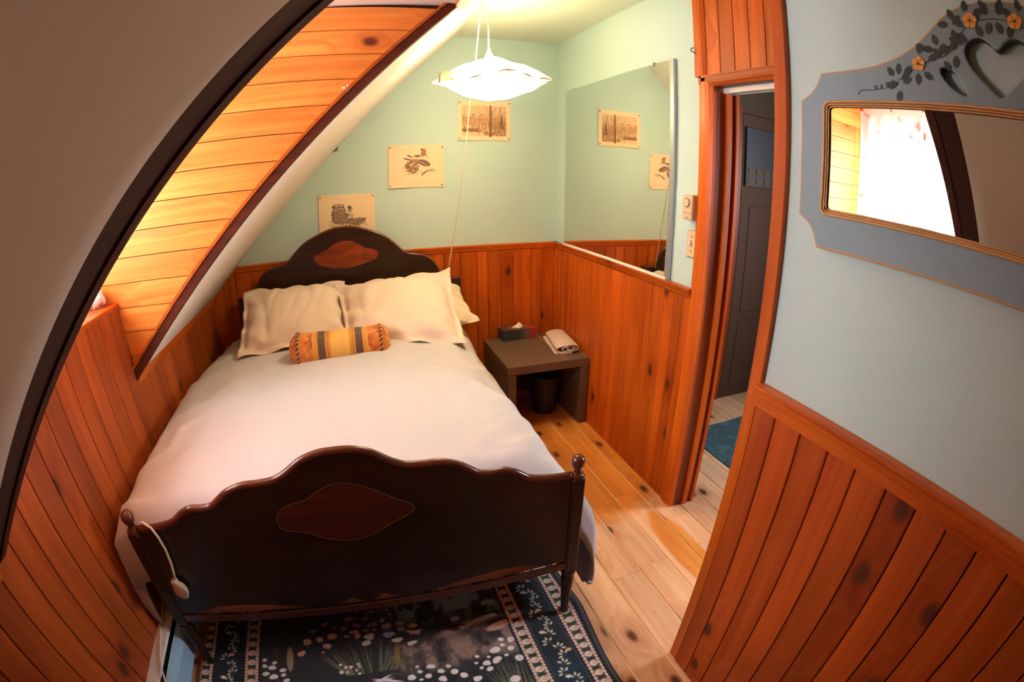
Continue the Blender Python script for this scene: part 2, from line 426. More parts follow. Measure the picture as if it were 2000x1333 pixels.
# ---- printed surfaces: a fine flat mesh carrying its own colours
class Canvas:
    def __init__(s, w, h, bg, W=1.0, H=1.0, x0=0.0, y0=0.0):
        s.w, s.h = w, h; s.a = np.tile(np.array(bg, float), (h, w, 1))
        s.X, s.Y = np.meshgrid(x0+W*np.arange(w)/(w-1), y0+H*np.arange(h)/(h-1))
        s.px = W/(w-1)
    def mix(s, k, c): k = np.clip(k, 0, 1)[..., None]; s.a = s.a*(1-k)+np.array(c, float)*k
    def ell(s, cx, cy, rx, ry, c, al=1.0, rot=0.0, soft=1.0):
        dx, dy = s.X-cx, s.Y-cy; u = dx*math.cos(rot)+dy*math.sin(rot); v = -dx*math.sin(rot)+dy*math.cos(rot)
        d = (np.sqrt((u/rx)**2+(v/ry)**2)-1)*min(rx, ry)
        s.mix(al*(0.5-d/(s.px*soft)), c)
    def seg(s, p, q, wd, c, al=1.0, w2=None, soft=1.0):
        px, py = p; vx, vy = q[0]-px, q[1]-py; L2 = vx*vx+vy*vy+1e-12
        t = np.clip(((s.X-px)*vx+(s.Y-py)*vy)/L2, 0, 1)
        d = np.hypot(s.X-px-t*vx, s.Y-py-t*vy); ww = wd+((w2 if w2 is not None else wd)-wd)*t
        s.mix(al*(0.5-(d-ww)/(s.px*soft)), c)
    def path(s, P, wd, c, al=1.0):
        for a, b in zip(P[:-1], P[1:]): s.seg(a, b, wd, c, al)
    def rect(s, x0, y0, x1, y1, c, al=1.0):
        s.mix(al*((s.X >= x0) & (s.X <= x1) & (s.Y >= y0) & (s.Y <= y1)), c)
    def noise(s, sx, sy, seed):
        r = np.random.default_rng(seed); out = np.zeros((s.h, s.w)); amp = 1.0; tot = 0
        for o in range(4):
            gx, gy = max(2, int(sx*2**o)), max(2, int(sy*2**o)); g = r.random((gy+2, gx+2))
            fx = np.linspace(0, gx, s.w); fy = np.linspace(0, gy, s.h); ix, iy = fx.astype(int), fy.astype(int)
            tx, ty = (fx-ix)[None, :], (fy-iy)[:, None]; tx = tx*tx*(3-2*tx); ty = ty*ty*(3-2*ty)
            v = (g[np.ix_(iy, ix)]*(1-tx)+g[np.ix_(iy, ix+1)]*tx)*(1-ty)+(g[np.ix_(iy+1, ix)]*(1-tx)+g[np.ix_(iy+1, ix+1)]*tx)*ty
            out += v*amp; tot += amp; amp *= .55
        return out/tot
    def mesh(s, name, fn, mat, parent, org, smooth=False, skirt=0.0):
        h, w = s.h, s.w
        V = np.stack(fn(s.X, s.Y), -1).reshape(-1, 3)-np.array(org)
        idx = np.arange(h*w).reshape(h, w)
        F = np.stack([idx[:-1, :-1], idx[:-1, 1:], idx[1:, 1:], idx[1:, :-1]], -1).reshape(-1, 4)
        me = bpy.data.meshes.new(name)
        me.vertices.add(len(V)); me.vertices.foreach_set('co', V.ravel().astype(np.float32))
        me.loops.add(F.size); me.loops.foreach_set('vertex_index', F.ravel().astype(np.int32))
        me.polygons.add(len(F)); me.polygons.foreach_set('loop_start', (np.arange(len(F))*4).astype(np.int32))
        if smooth: me.polygons.foreach_set('use_smooth', np.ones(len(F), bool))
        me.update(calc_edges=True)
        at = me.color_attributes.new('print', 'FLOAT_COLOR', 'POINT')
        C = np.ones((h*w, 4), np.float32); c = np.clip(s.a.reshape(-1, 3), 0, 1)
        C[:, :3] = np.where(c <= .04045, c/12.92, ((c+.055)/1.055)**2.4)
        at.data.foreach_set('color', C.ravel())
        me.materials.append(mat); me.validate()
        o = bpy.data.objects.new(name, me); link(o, parent, org); return o

def c8(r, g, b): return (r/255, g/255, b/255)

# ================================================================== THE SETTING
WK, ZK, TB, SL = 2.287, .873, .0689, .9753          # knee wall (leans a little), roof slope
H = 2.428
def xk(z): return -WK-TB*(z-ZK)
def zs(x): return ZK+SL*(x+WK)
def xs(z): return -WK+(z-ZK)/SL
YC, YN = -1.262, -2.322                              # dormer cheeks
XW, ZD = -2.62, 2.168                                # dormer window wall and ceiling
YF = -4.25                                           # wall behind the camera
XN = -.484                                           # closet wall carrying the heart mirror
YE = -2.291
RAIL = 1.067

def struct(name, label, cat='wall', loc=(0, 0, 0)):
    return empty(name, loc, label, cat, None, 'structure')

# floor
def floor_wear(t, col):
    """orange varnish that survives in patches; elsewhere the boards are scuffed pale"""
    N, L = t.nodes.new, t.links.new
    g = N('ShaderNodeNewGeometry')
    no = N('ShaderNodeTexNoise'); no.inputs['Scale'].default_value = 9; no.inputs['Detail'].default_value = 5; L(g.outputs['Position'], no.inputs['Vector'])
    sp = N('ShaderNodeSeparateXYZ'); L(g.outputs['Position'], sp.inputs[0])
    tot = None
    def el(cx, cy, rx, ry):
        a = N('ShaderNodeVectorMath'); a.operation = 'SUBTRACT'; a.inputs[1].default_value = (cx, cy, 0); L(g.outputs['Position'], a.inputs[0])
        b = N('ShaderNodeVectorMath'); b.operation = 'MULTIPLY'; b.inputs[1].default_value = (1/rx, 1/ry, 0); L(a.outputs[0], b.inputs[0])
        c = N('ShaderNodeVectorMath'); c.operation = 'LENGTH'; L(b.outputs[0], c.inputs[0]); return c.outputs['Value']
    ds = [el(-.36, -.80, .52, .72), el(-.125, -1.83, .075, .30)]
    cur = ds[0]
    for d in ds[1:]:
        mn = N('ShaderNodeMath'); mn.operation = 'MINIMUM'; L(cur, mn.inputs[0]); L(d, mn.inputs[1]); cur = mn.outputs[0]
    nn = N('ShaderNodeMath'); nn.operation = 'MULTIPLY_ADD'; nn.inputs[1].default_value = .3; L(no.outputs['Fac'], nn.inputs[0]); L(cur, nn.inputs[2])
    mr = N('ShaderNodeMapRange'); mr.inputs[1].default_value = 1.08; mr.inputs[2].default_value = 1.22; mr.inputs[3].default_value = 1; mr.inputs[4].default_value = 0
    L(nn.outputs[0], mr.inputs[0])
    vz = N('ShaderNodeMixRGB'); vz.blend_type = 'MULTIPLY'; vz.inputs[2].default_value = (.92, .62, .22, 1)
    L(mr.outputs[0], vz.inputs[0]); L(col, vz.inputs[1])
    # scuffs and specks
    n2 = N('ShaderNodeTexNoise'); n2.inputs['Scale'].default_value = 55; n2.inputs['Detail'].default_value = 3; L(g.outputs['Position'], n2.inputs['Vector'])
    m2 = N('ShaderNodeMapRange'); m2.inputs[1].default_value = .66; m2.inputs[2].default_value = .72; m2.inputs[3].default_value = 0; m2.inputs[4].default_value = .75
    L(n2.outputs['Fac'], m2.inputs[0])
    sk = N('ShaderNodeMixRGB'); sk.blend_type = 'MULTIPLY'; sk.inputs[2].default_value = (.45, .30, .22, 1)
    L(m2.outputs[0], sk.inputs[0]); L(vz.outputs[0], sk.inputs[1])
    return sk.outputs[0]
MT['floor'] = wood('worn_pine_floor', lin(242, 194, 154), lin(222, 160, 118), lin(96, 56, 36), 'y', rough=.38, knots=.35, coat=.12, var=.07, wear=floor_wear)
fl = MB().box((-2.6, YF-.1, -.12), (2.0, .15, -.004)).build('floor', MT['filler'])
tag(fl, 'worn pine plank floor with pale seams and patches of orange varnish', 'floor', None, 'structure')
seams = [-.0955, -.2314, -.3753, -.5157]
xl = [-.5157-.1425*i for i in range(13, 0, -1)]+seams[::-1]+[.045+.142*i for i in range(0, 14)]
for a, b in zip(xl[:-1], xl[1:]):
    cuts = [YF]
    y = YF+random.uniform(.3, 1.6)
    while y < -.3:
        cuts.append(y); y += random.uniform(1.2, 2.2)
    if abs(a+.3753) < .01: cuts = [YF, -2.9, -1.84]
    cuts.append(.05)
    for y0, y1 in zip(cuts[:-1], cuts[1:]):
        plank(fl, (a+.0028, y0+.0006, -.006), (1, 0, 0), (0, 1, 0), b-a-.0056, y1-y0-.0012, .006, MT['floor'])

# back wall: painted above, boards below
wb = MB().box((-2.75, 0, -.1), (.12, .12, H+.3)).build('wall_back', MT['paint'])
tag(wb, 'pale green-blue back wall behind the headboard, pine wainscot below', 'wall', None, 'structure')
MB().box((-2.5, -.003, 0), (0, 0, 1.03)).build('groove_backing', MT['backing'], wb)
xb = [-.023, -.109, -.184, -.310, -.395, -.485, -.560, -.668]
while xb[-1] > -2.35: xb.append(xb[-1]-random.choice([.085, .105, .125, .09]))
xb = [0.0]+xb
for a, b in zip(xb[1:], xb[:-1]):
    w = b-a-.0025
    if zs(a) > 1.05: plank(wb, (a, -.003, 0), (1, 0, 0), (0, 0, 1), w, 1.026, .012, MT['pine'])
    else: 
        P = [(0, 0), (w, 0), (w, 1.026), (0, 1.026)]
        P = clip(P, -SL, 1, zs(a)+.03)
        if len(P) > 2: plank_poly(wb, (a, -.003, 0), (1, 0, 0), (0, 0, 1), P, .012, MT['pine'])
RP = [(0, 0), (.012, 0), (.014, .006), (.020, .012), (.020, .020), (.024, .024), (.026, .034), (.030, .038), (.030, .046), (0, .046)]   # chair-rail section
RP2 = [(0, 0), (.018, 0), (.018, .012), (.021, .014), (.021, .028), (.026, .031), (.028, .044), (.032, .048), (.032, .055), (0, .055)]
def rail_y(parent, x, y0, y1, z, P=RP, sgn=-1):
    b = MB().prism(P if sgn > 0 else P[::-1], lambda u, v, d: (x+sgn*u, d, z+v), y1, y0)
    return b.build('chair_rail', MT['trim_y'], parent)
b = MB().prism(RP, lambda u, v, d: (d, -u-.003, RAIL-.046+v), xs(RAIL)-.05, 0).build('chair_rail', MT['trim_x'], wb)

# right wall with the big mirror, boards below, doorway beyond
wr = MB()
wr.box((0, -1.515, -.1), (.105, 0.0, H+.3)); wr.box((0, -2.6, 1.93), (.105, -1.515, H+.3)); wr.box((0, YF, -.1), (.105, -2.32, 1.93))
wr = wr.build('wall_right', MT['paint'])
tag(wr, 'pale blue wall with the big mirror, pine wainscot and doorway', 'wall', None, 'structure')
MB().box((-.003, -1.50, 0), (0, 0, 1.03)).build('groove_backing', MT['backing'], wr)
ys = [-.012, -.095, -.174, -.250, -.324, -.388, -.451, -.560, -.677, -.780, -.896, -.980, -1.066, -1.165, -1.262, -1.338, -1.40, -1.452]
for a, b in zip(ys[1:], ys[:-1]):
    plank(wr, (-.003, b, 0), (0, -1, 0), (0, 0, 1), b-a-.0022, 1.026, .012, MT['pine'])
rail_y(wr, -.003, -1.457, -.004, RAIL-.046)

# boards above the doorway and the casings
MB().box((-.003, -2.6, 1.93), (0, -1.47, H)).build('groove_backing', MT['backing'], wr)
y = -1.500
for i in range(13):
    plank(wr, (-.003, y, 1.958), (0, -1, 0), (0, 0, 1), .0795, H-1.958, .012, MT['pine']); y -= .082
dr = empty('door_1', (0, -1.9, 0), 'open doorway in the right wall with orange pine casing', 'doorway', None, 'structure')
CP = [(0, 0), (.082, 0), (.082, .014), (.074, .018), (.066, .014), (.058, .019), (.040, .022), (.016, .022), (.010, .018), (0, .018)]  # casing section
MB().prism([(-u, v) for u, v in CP][::-1], lambda u, v, d: (-v-.002, -1.455+u, d), 0, 1.957).build('casing', MT['trim_z'], dr)
MB().prism([(-u*.85, v*1.1) for u, v in CP][::-1], lambda u, v, d: (-v-.002, -1.430+u, d), 1.957, H).build('casing', MT['trim_z'], dr)
MB().prism([(-u*.62, v) for u, v in CP][::-1], lambda u, v, d: (-v-.002, d, 1.957+u), -1.455, -2.6).build('head_casing', MT['trim_y'], dr)
MB().box((-.002, -1.537, 0), (.118, -1.515, 1.905)).build('jamb', MT['jamb'], dr)
MB().box((.051, -1.5495, 0), (.077, -1.5370, 1.885), ).build('door_stop', MT['trim_z'], dr)
MB().box((.105, -1.546, 0), (.122, -1.515, 1.905)).build('jamb_edge', MT['trim_z'], dr)
MB().box((-.002, -2.6, 1.905), (.118, -1.537, 1.93)).build('head_jamb', MT['trim_dark'], dr)
MB().box((-.002, -2.32, 0), (.118, -2.295, 1.905)).build('jamb', MT['jamb'], dr)
tk = MB().box((.030, -2.295, 1.884), (.052, -1.548, 1.905)).build('door_track', MT['white_plastic'])
tag(tk, 'white track rail under the head of the doorway', 'track')
MB().box((.056, -2.295, 1.880), (.066, -1.56, 1.890)).build('lip', MT['alu'], tk)

# closet wall with the heart mirror
wc = MB().box((XN, YF, -.1), (-.0, YE, H+.3)).build('wall_near', MT['paint'])
tag(wc, 'pale blue wall carrying the heart mirror, reddish wainscot below', 'wall', None, 'structure')
MB().box((XN-.003, YF, 0), (XN, YE-.02, 1.03)).build('groove_backing', MT['backing'], wc)
yy = [-2.318, -2.386, -2.467, -2.550, -2.628, -2.712, -2.790, -2.868, -2.946, -3.026]
while yy[-1] > YF+.1: yy.append(yy[-1]-.081)
for a, b in zip(yy[1:], yy[:-1]):
    plank(wc, (XN-.003, b, 0), (0, -1, 0), (0, 0, 1), b-a-.003, 1.024, .012, MT['pine_near'])
rail_y(wc, XN-.002, YF, -2.3175, 1.021, RP2)
MB().box((XN-.014, -2.3165, 0), (XN, YE+.012, H), .002).build('corner_board', MT['trim_z'], wc)
MB().box((XN-.012, YE, 0), (0, YE+.012, H)).build('end_board', MT['jamb'], wc)

# knee wall on the left (leaning a little), boards up to the slope and, in the dormer, up to the sill
ZSILL = 1.180
kd = Vector((-TB, 0, 1)).normalized()
wl = MB()
def kpt(y, z, d=0): return (xk(z)-d, y, z)
wl.add([kpt(YF, -.1), kpt(.05, -.1), kpt(.05, ZK+.03), kpt(YF, ZK+.03), kpt(YF, -.1, .12), kpt(.05, -.1, .12), kpt(.05, ZK+.03, .12), kpt(YF, ZK+.03, .12)],
       [(0, 1, 2, 3), (7, 6, 5, 4), (0, 3, 7, 4), (1, 5, 6, 2), (3, 2, 6, 7), (0, 4, 5, 1)])
wl.add([kpt(YN, ZK+.03), kpt(YC, ZK+.03), kpt(YC, ZSILL-.019), kpt(YN, ZSILL-.019), kpt(YN, ZK+.03, .05), kpt(YC, ZK+.03, .05), kpt(YC, ZSILL-.019, .05), kpt(YN, ZSILL-.019, .05)],
       [(0, 1, 2, 3), (7, 6, 5, 4), (0, 3, 7, 4), (1, 5, 6, 2), (3, 2, 6, 7), (0, 4, 5, 1)])
wl = wl.build('wall_left', MT['backing'])
tag(wl, 'brown pine knee wall along the left side of the bed', 'wall', None, 'structure')
yk = [YC]
while yk[-1] < -.05: yk.append(yk[-1]+.093)
yk[-1] = min(yk[-1], -.002)
for a, b in zip(yk[:-1], yk[1:]):
    l = math.hypot(1, TB)*(ZK-.004)
    plank(wl, (xk(0)+.001, a, 0), (0, 1, 0), kd, b-a-.003, l, .011, MT['pine_knee'])
y = YC
while y > YN-.02:
    l = math.hypot(1, TB)*(ZSILL-.003)
    plank(wl, (xk(0)+.001, y-.093+.003, 0), (0, 1, 0), kd, .090, l, .011, MT['pine_knee']); y -= .093
while y > YF:
    l = math.hypot(1, TB)*(ZK-.004)
    plank(wl, (xk(0)+.001, y-.093+.003, 0), (0, 1, 0), kd, .090, l, .011, MT['pine_knee']); y -= .093
MB().box((-2.287+.001, YC, ZK-.022), (-2.287+.014, -.012, ZK+.012)).build('top_trim', MT['trim_y'], wl)
MB().box((-2.287+.001, YF, ZK-.022), (-2.287+.014, YN-.04, ZK+.012)).build('top_trim', MT['trim_y'], wl)

# the sloping ceiling, either side of the dormer, and the flat strip of ceiling
sn = Vector((SL, 0, -1)).normalized()       # into the room
sd = Vector((1, 0, SL)).normalized()        # up the slope
def slope_piece(name, y0, y1, x1, mat, label, x0=-WK-.06):
    P = []
    for x, y in ((x0, y0), (x1, y0), (x1, y1), (x0, y1)):
        P.append(Vector((x, y, zs(x))))
    V = P+[p-sn*.10 for p in P]
    b = MB().add(V, [(0, 1, 2, 3), (7, 6, 5, 4), (0, 4, 5, 1), (1, 5, 6, 2), (2, 6, 7, 3), (3, 7, 4, 0)])
    o = b.build(name, mat); tag(o, label, 'ceiling', None, 'structure'); return o
XR = xs(H)
slope_piece('ceiling_slope', YC+.008, .05, XR+.05, MT['white'], 'cream sloping ceiling between the dormer and the back wall')
slope_piece('ceiling_slope', YF, YN, XR+.05, MT['white'], 'shadowed sloping ceiling nearest the camera')
slope_piece('ceiling_slope', YN, YC+.008, XR+.05, MT['white'], 'short sloping ceiling over the dormer opening', xs(ZD))
ce = MB().box((XR-.02, YF, H), (.12, .1, H+.12)).build('ceiling', MT['ceil'])
tag(ce, 'flat pale green ceiling strip above the lamp', 'ceiling', None, 'structure')
dc = MB().box((XW-.1, YN-.02, ZD), (xs(ZD)+.03, YC+.02, ZD+.08)).build('ceiling_dormer', MT['white'])
tag(dc, 'flat white dormer ceiling above the honey planks', 'ceiling', None, 'structure')

# dormer cheeks: honey-coloured horizontal boards
def cheek(name, y, sgn, label):
    w = MB()
    P = [(XW-.1, 1.05), (xs(1.05)+.0, 1.05)]
    P = [(XW-.1, .86), (-2.30, .86), (xs(ZD), ZD), (XW-.1, ZD)]
    w.prism(P, lambda u, v, d: (u, d, v), y+sgn*.002, y+sgn*.10)
    w = w.build(name, MT['backing']); tag(w, label, 'wall', None, 'structure')
    z = .868; step = .0937; i = 0
    t = .0 if sgn < 0 else -.030          # the boards run slightly out of level
    while z < ZD-.005:
        z1 = min(z+step, ZD+.012)
        Q = [(XW-.0, z+.003-t*0.0), (-.85, z+.003+t*1.77), (-.85, z1+t*1.77), (XW, z1)]
        Q = [(u, v+ (.0 if t == 0 else .016)) for u, v in Q]
        Q = clip(Q, -SL, 1, 1e9)
        Q = clip(Q, SL, -1, SL*WK*-1+0.0-ZK+0.0) if False else Q
        # above the slope line: v >= zs(u)
        Q = clip(Q, SL, -1, -(ZK+SL*WK))
        Q = clip(Q, 0, 1, ZD)
        if len(Q) > 2:
            if sgn > 0: plank_poly(w, (0, y+.002, 0), (1, 0, 0), (0, 0, 1), Q, .012, MT['pine_cheek_h'])
            else: plank_poly(w, (0, y-.002, 0), (-1, 0, 0), (0, 0, 1), [(-u, v) for u, v in Q][::-1], .012, MT['pine_cheek_h'])
        z = z1; i += 1
    return w
MT['pine_cheek_h'] = wood('honey_pine_boards', lin(238, 160, 76), lin(218, 124, 46), lin(110, 52, 30), 'x', rough=.4, knots=.35, var=.10)
ch = cheek('wall_dormer_far', YC+.006, 1, 'honey pine planks on the far side of the dormer')
cheek('wall_dormer_near', YN-.006, -1, 'pine planks on the near side of the dormer')
# edge trims along the slope
def edge_trim(y0, y1, a, b, mat, label, x0=-2.292, x1=None):
    x1 = x1 if x1 is not None else xs(ZD)
    A, B = Vector((x0, 0, zs(x0))), Vector((x1, 0, zs(x1)))
    V = []
    for p in (A, B):
        for yy_, dd in ((y0, a), (y1, a), (y1, b), (y0, b)):
            q = p+sn*dd; V.append((q.x, yy_, q.z))
    o = MB().add(V, [(3, 2, 1, 0), (4, 5, 6, 7), (0, 1, 5, 4), (1, 2, 6, 5), (2, 3, 7, 6), (3, 0, 4, 7)])
    return o
MT['trim_slope'] = wood('dark_brown_slope_trim', lin(86, 38, 18), lin(60, 26, 12), KNOT, 'x', knots=0, rough=.9, coat=0)
o = edge_trim(YC-.024, YC+.007, -.022, .010, MT['trim_slope'], '').build('trim_1', MT['trim_slope']); tag(o, 'dark brown edge board along the far side of the dormer', 'trim', None, 'structure')
o = edge_trim(YC-.030, YC-.022, -.032, -.024, MT['trim_x'], '').build('trim_3', MT['trim_x']); tag(o, 'thin honey bead beside the far dormer edge board', 'trim', None, 'structure')
o = edge_trim(YN-.028, YN+.006, -.022, .006, MT['trim_slope'], '').build('trim_2', MT['trim_slope']); tag(o, 'dark brown edge board along the shadowed near slope', 'trim', None, 'structure')
# boards framing the short slope above the dormer
o = MB().box((xs(ZD)-.004, YN, ZD-.012), (xs(ZD)+.05, YC, ZD+.004)).build('trim_4', MT['trim_y']); tag(o, 'pine board along the top of the dormer opening', 'trim', None, 'structure')
# sill
sl = MB().box((XW, YN, ZSILL-.018), (xk(ZSILL)+.014, YC+.004, ZSILL), .003).build('window_sill', MT['trim_y'])
tag(sl, 'pine sill board in the dormer', 'sill', None, 'structure')
# window wall
WY0, WY1, WZ0, WZ1 = -2.215, -1.365, 1.29, 1.975
ww = MB()
ww.box((XW-.10, YN-.02, .8), (XW, YC+.02, WZ0)); ww.box((XW-.10, YN-.02, WZ1), (XW, YC+.02, ZD+.05))
ww.box((XW-.10, YN-.02, WZ0), (XW, WY0, WZ1)); ww.box((XW-.10, WY1, WZ0), (XW, YC+.02, WZ1))
ww = ww.build('wall_dormer_window', MT['white']); tag(ww, 'white wall around the dormer window', 'wall', None, 'structure')
wn = empty('window_1', (XW-.05, (WY0+WY1)/2, WZ0), 'bright dormer window behind the floral curtain', 'window', None, 'structure')
for a, b in (((WY0, WZ0), (WY0+.045, WZ1)), ((WY1-.045, WZ0), (WY1, WZ1)), ((WY0, WZ0), (WY1, WZ0+.045)), ((WY0, WZ1-.045), (WY1, WZ1))):
    MB().box((XW-.075, a[0], a[1]), (XW-.035, b[0], b[1]), .004).build('frame', MT['sash'], wn)
MB().box((XW-.09, -1.800, WZ0), (XW+.004, -1.675, WZ1)).build('mullion', MT['sash'], wn)
for a, b in ((WY0+.045, -1.800), (-1.675, WY1-.045)):
    MB().box((XW-.058, a, WZ0+.045), (XW-.054, b, WZ1-.045)).build('pane', MT['glass'], wn)
for (y0, y1, z0, z1) in ((WY0-.05, WY0, WZ0-.05, WZ1+.04), (WY1, WY1+.05, WZ0-.05, WZ1+.04), (WY0, WY1, WZ1, WZ1+.04), (WY0, WY1, WZ0-.05, WZ0)):
    MB().box((XW, y0, z0), (XW+.014, y1, z1), .002).build('casing', MT['trim_y'], wn)

# wall behind the camera
wf = MB().box((-2.8, YF-.1, -.1), (.2, YF, H+.3)).build('wall_front', MT['pine_near']); tag(wf, 'pine wall behind the camera', 'wall', None, 'structure')
# outer roof boards keep daylight out of the cavities behind the walls
ro = MB()
ro.box((xk(1.2)-.6, YF-.1, 1.0), (xk(1.2)-.55, YN-.03, 1.05))
ro = None

# hall beyond the doorway
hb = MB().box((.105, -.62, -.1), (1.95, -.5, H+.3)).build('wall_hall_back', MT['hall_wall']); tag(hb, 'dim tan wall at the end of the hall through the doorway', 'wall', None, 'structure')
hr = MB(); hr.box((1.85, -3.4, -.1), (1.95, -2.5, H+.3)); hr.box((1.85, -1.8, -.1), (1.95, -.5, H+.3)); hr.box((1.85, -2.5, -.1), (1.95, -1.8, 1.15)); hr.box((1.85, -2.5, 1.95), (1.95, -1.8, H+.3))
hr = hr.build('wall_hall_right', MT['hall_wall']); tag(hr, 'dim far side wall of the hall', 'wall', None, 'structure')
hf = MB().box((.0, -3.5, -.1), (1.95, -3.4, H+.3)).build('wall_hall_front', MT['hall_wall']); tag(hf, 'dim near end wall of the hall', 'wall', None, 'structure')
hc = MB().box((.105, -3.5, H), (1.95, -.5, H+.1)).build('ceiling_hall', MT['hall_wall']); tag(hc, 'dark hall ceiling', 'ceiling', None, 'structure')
hw = empty('window_2', (1.90, -2.15, 1.15), 'hall window round the corner that lights the hall floor', 'window', None, 'structure')
for a, b in (((-2.5, 1.15), (-2.46, 1.95)), ((-1.84, 1.15), (-1.80, 1.95)), ((-2.5, 1.15), (-1.8, 1.19)), ((-2.5, 1.91), (-1.8, 1.95))):
    MB().box((1.88, a[0], a[1]), (1.92, b[0], b[1])).build('frame', MT['sash'], hw)
MB().box((1.898, -2.46, 1.19), (1.902, -1.84, 1.91)).build('pane', MT['glass'], hw)
hd = empty('door_2', (1.40, -.64, 0), 'dim brown door at the end of the hall', 'door', None, 'structure')
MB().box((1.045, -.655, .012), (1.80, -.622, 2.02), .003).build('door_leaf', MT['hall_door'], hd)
for z0, z1 in ((.10, .60), (.66, 1.40)):
    MB().box((1.13, -.661, z0), (1.41, -.653, z1), .003).build('panel', MT['hall_door'], hd)
    MB().box((1.46, -.661, z0), (1.73, -.653, z1), .003).build('panel', MT['hall_door'], hd)
for x in (1.005, 1.80):
    MB().box((x, -.650, 0), (x+.04, -.620, 2.06)).build('casing', MT['jamb'], hd)
bd = empty('hanging_board', (1.23, -.665, 1.53), 'dark hanging board with two rows of pale squares on the hall door', 'board')
MB().box((1.065, -.672, 1.53), (1.42, -.6655, 1.93), .002).build('board', MT['dark_bin'], bd)
for i in range(4):
    for j in range(2):
        MB().box((1.085+i*.082, -.676, 1.545+j*.062), (1.145+i*.082, -.672, 1.590+j*.062)).build('square', MT['pale_square'], bd)

def rug_hall():
    c = Canvas(90, 110, c8(34, 72, 82), .75, .95, .505, -1.90)
    n = c.noise(9, 10, 3); n2 = c.noise(24, 28, 4)
    c.mix((n-.5)*3, c8(28, 58, 70)); c.mix((n2-.52)*4, c8(70, 108, 112)); c.mix((.45-n2)*4, c8(30, 50, 66))
    o = c.mesh('hall_rug', lambda X, Y: (X, Y, .006+.002*np.sin(X*20)+0*X), MT['rug'], None, (.88, -1.4, 0))
    solidify(o, .006, -1)
    tag(o, 'mottled teal rug on the hall floor beyond the doorway', 'rug')
rug_hall()

# ================================================================== THE BED
BX, FY, HY = -1.437, -1.939, -.075
bed = empty('bed', (BX, -1.0, 0), 'dark mahogany double bed with scalloped footboard and arched headboard', 'bed')
def smooth_profile(D):
    """half outline (distance from the middle, height), densified with a smooth curve"""
    D = sorted(D); out = []
    n = len(D)
    for i in range(n-1):
        p0 = D[i-1] if i > 0 else (-D[1][0], D[1][1]); p1, p2 = D[i], D[i+1]; p3 = D[i+2] if i+2 < n else (2*p2[0]-p1[0], 2*p2[1]-p1[1])
        for k in range(5):
            t = k/5
            out.append(tuple(.5*((2*b)+(-a+c)*t+(2*a-5*b+4*c-d)*t*t+(-a+3*b-3*c+d)*t**3) for a, b, c, d in zip(p0, p1, p2, p3)))
    out.append(D[-1]); return out
FT = [(0, .868), (.045, .865), (.09, .850), (.125, .826), (.15, .810), (.18, .798), (.225, .793), (.26, .792), (.29, .785), (.32, .772), (.345, .754), (.375, .733), (.41, .728), (.445, .728), (.475, .716), (.515, .688), (.555, .676), (.60, .668), (.652, .664)]
FB = [(0, .313), (.025, .318), (.045, .336), (.07, .326), (.105, .307), (.14, .304), (.22, .317), (.32, .338), (.42, .345), (.50, .341), (.55, .324), (.60, .312), (.652, .306)]
ft = smooth_profile(FT)
top = [(-d, z) for d, z in ft[::-1]]+ft[1:]
bot = [(-d, z) for d, z in FB[::-1]]+FB[1:]
def board(prof_top, prof_bot, y0, y1, cx, name, mat):
    """a shaped board built as vertical strips between two outlines"""
    xsn = [x for x, _ in prof_top]; bz = np.interp(xsn, [x for x, _ in prof_bot], [z for _, z in prof_bot])
    V, F = [], []; n = len(xsn)
    for (x, z), zb in zip(prof_top, bz): V += [(cx+x, y0, zb), (cx+x, y0, z), (cx+x, y1, z), (cx+x, y1, zb)]
    for i in range(n-1):
        a, b = i*4, i*4+4
        F += [(a, b, b+1, a+1), (a+1, b+1, b+2, a+2), (a+2, b+2, b+3, a+3), (a+3, b+3, b, a)]
    F += [(0, 1, 2, 3), (n*4-4, n*4-1, n*4-2, n*4-3)]
    return MB().add(V, F).build(name, mat, bed)
fb = board(top, bot, FY-.012, FY+.004, BX, 'footboard', MT['mahogany'])
MB().tube([(BX+x, FY-.001, z) for x, z in top], .0125, 8).build('top_moulding', MT['mahogany_edge'], fb, True)
INF = [(-.198, .672), (-.185, .640), (-.150, .632), (-.115, .618), (-.065, .592), (0, .579), (.06, .590), (.11, .618), (.15, .636), (.182, .656), (.172, .684), (.135, .706), (.10, .732), (.055, .760), (0, .778), (-.05, .768), (-.10, .738), (-.15, .724), (-.182, .708)]
def closed(P, k=5):
    n = len(P); out = []
    for i in range(n):
        p0, p1, p2, p3 = P[i-1], P[i], P[(i+1) % n], P[(i+2) % n]
        for j in range(k):
            t = j/k; out.append(tuple(.5*((2*b)+(-a+c)*t+(2*a-5*b+4*c-d)*t*t+(-a+3*b-3*c+d)*t**3) for a, b, c, d in zip(p0, p1, p2, p3)))
    return out
ci = closed(INF)
io = MB().prism(ci, lambda u, v, d: (BX+u, FY-.012-d, v), .0, .0012).build('inlay', MT['veneer_foot'], fb, label='oval reddish veneer inlay with a pale line round it')
MB().tube([(BX+u, FY-.0132, v) for u, v in ci], .0008, 4, True).build('inlay_line', MT['string'], io)
MB().box((BX-.655, FY-.015, .267), (BX+.655, FY-.006, .302), .003).build('bottom_rail', MT['mahogany_edge'], bed)
POST = [(.012, 0), (.016, .008), (.013, .02), (.016, .06), (.020, .14), (.024, .20), (.019, .215), (.026, .225), (.026, .24)]
FIN = [(.022, .655), (.0235, .660), (.020, .666), (.014, .672), (.012, .682), (.015, .688), (.0195, .696), (.0218, .708), (.0205, .719), (.014, .727), (.004, .7305)]
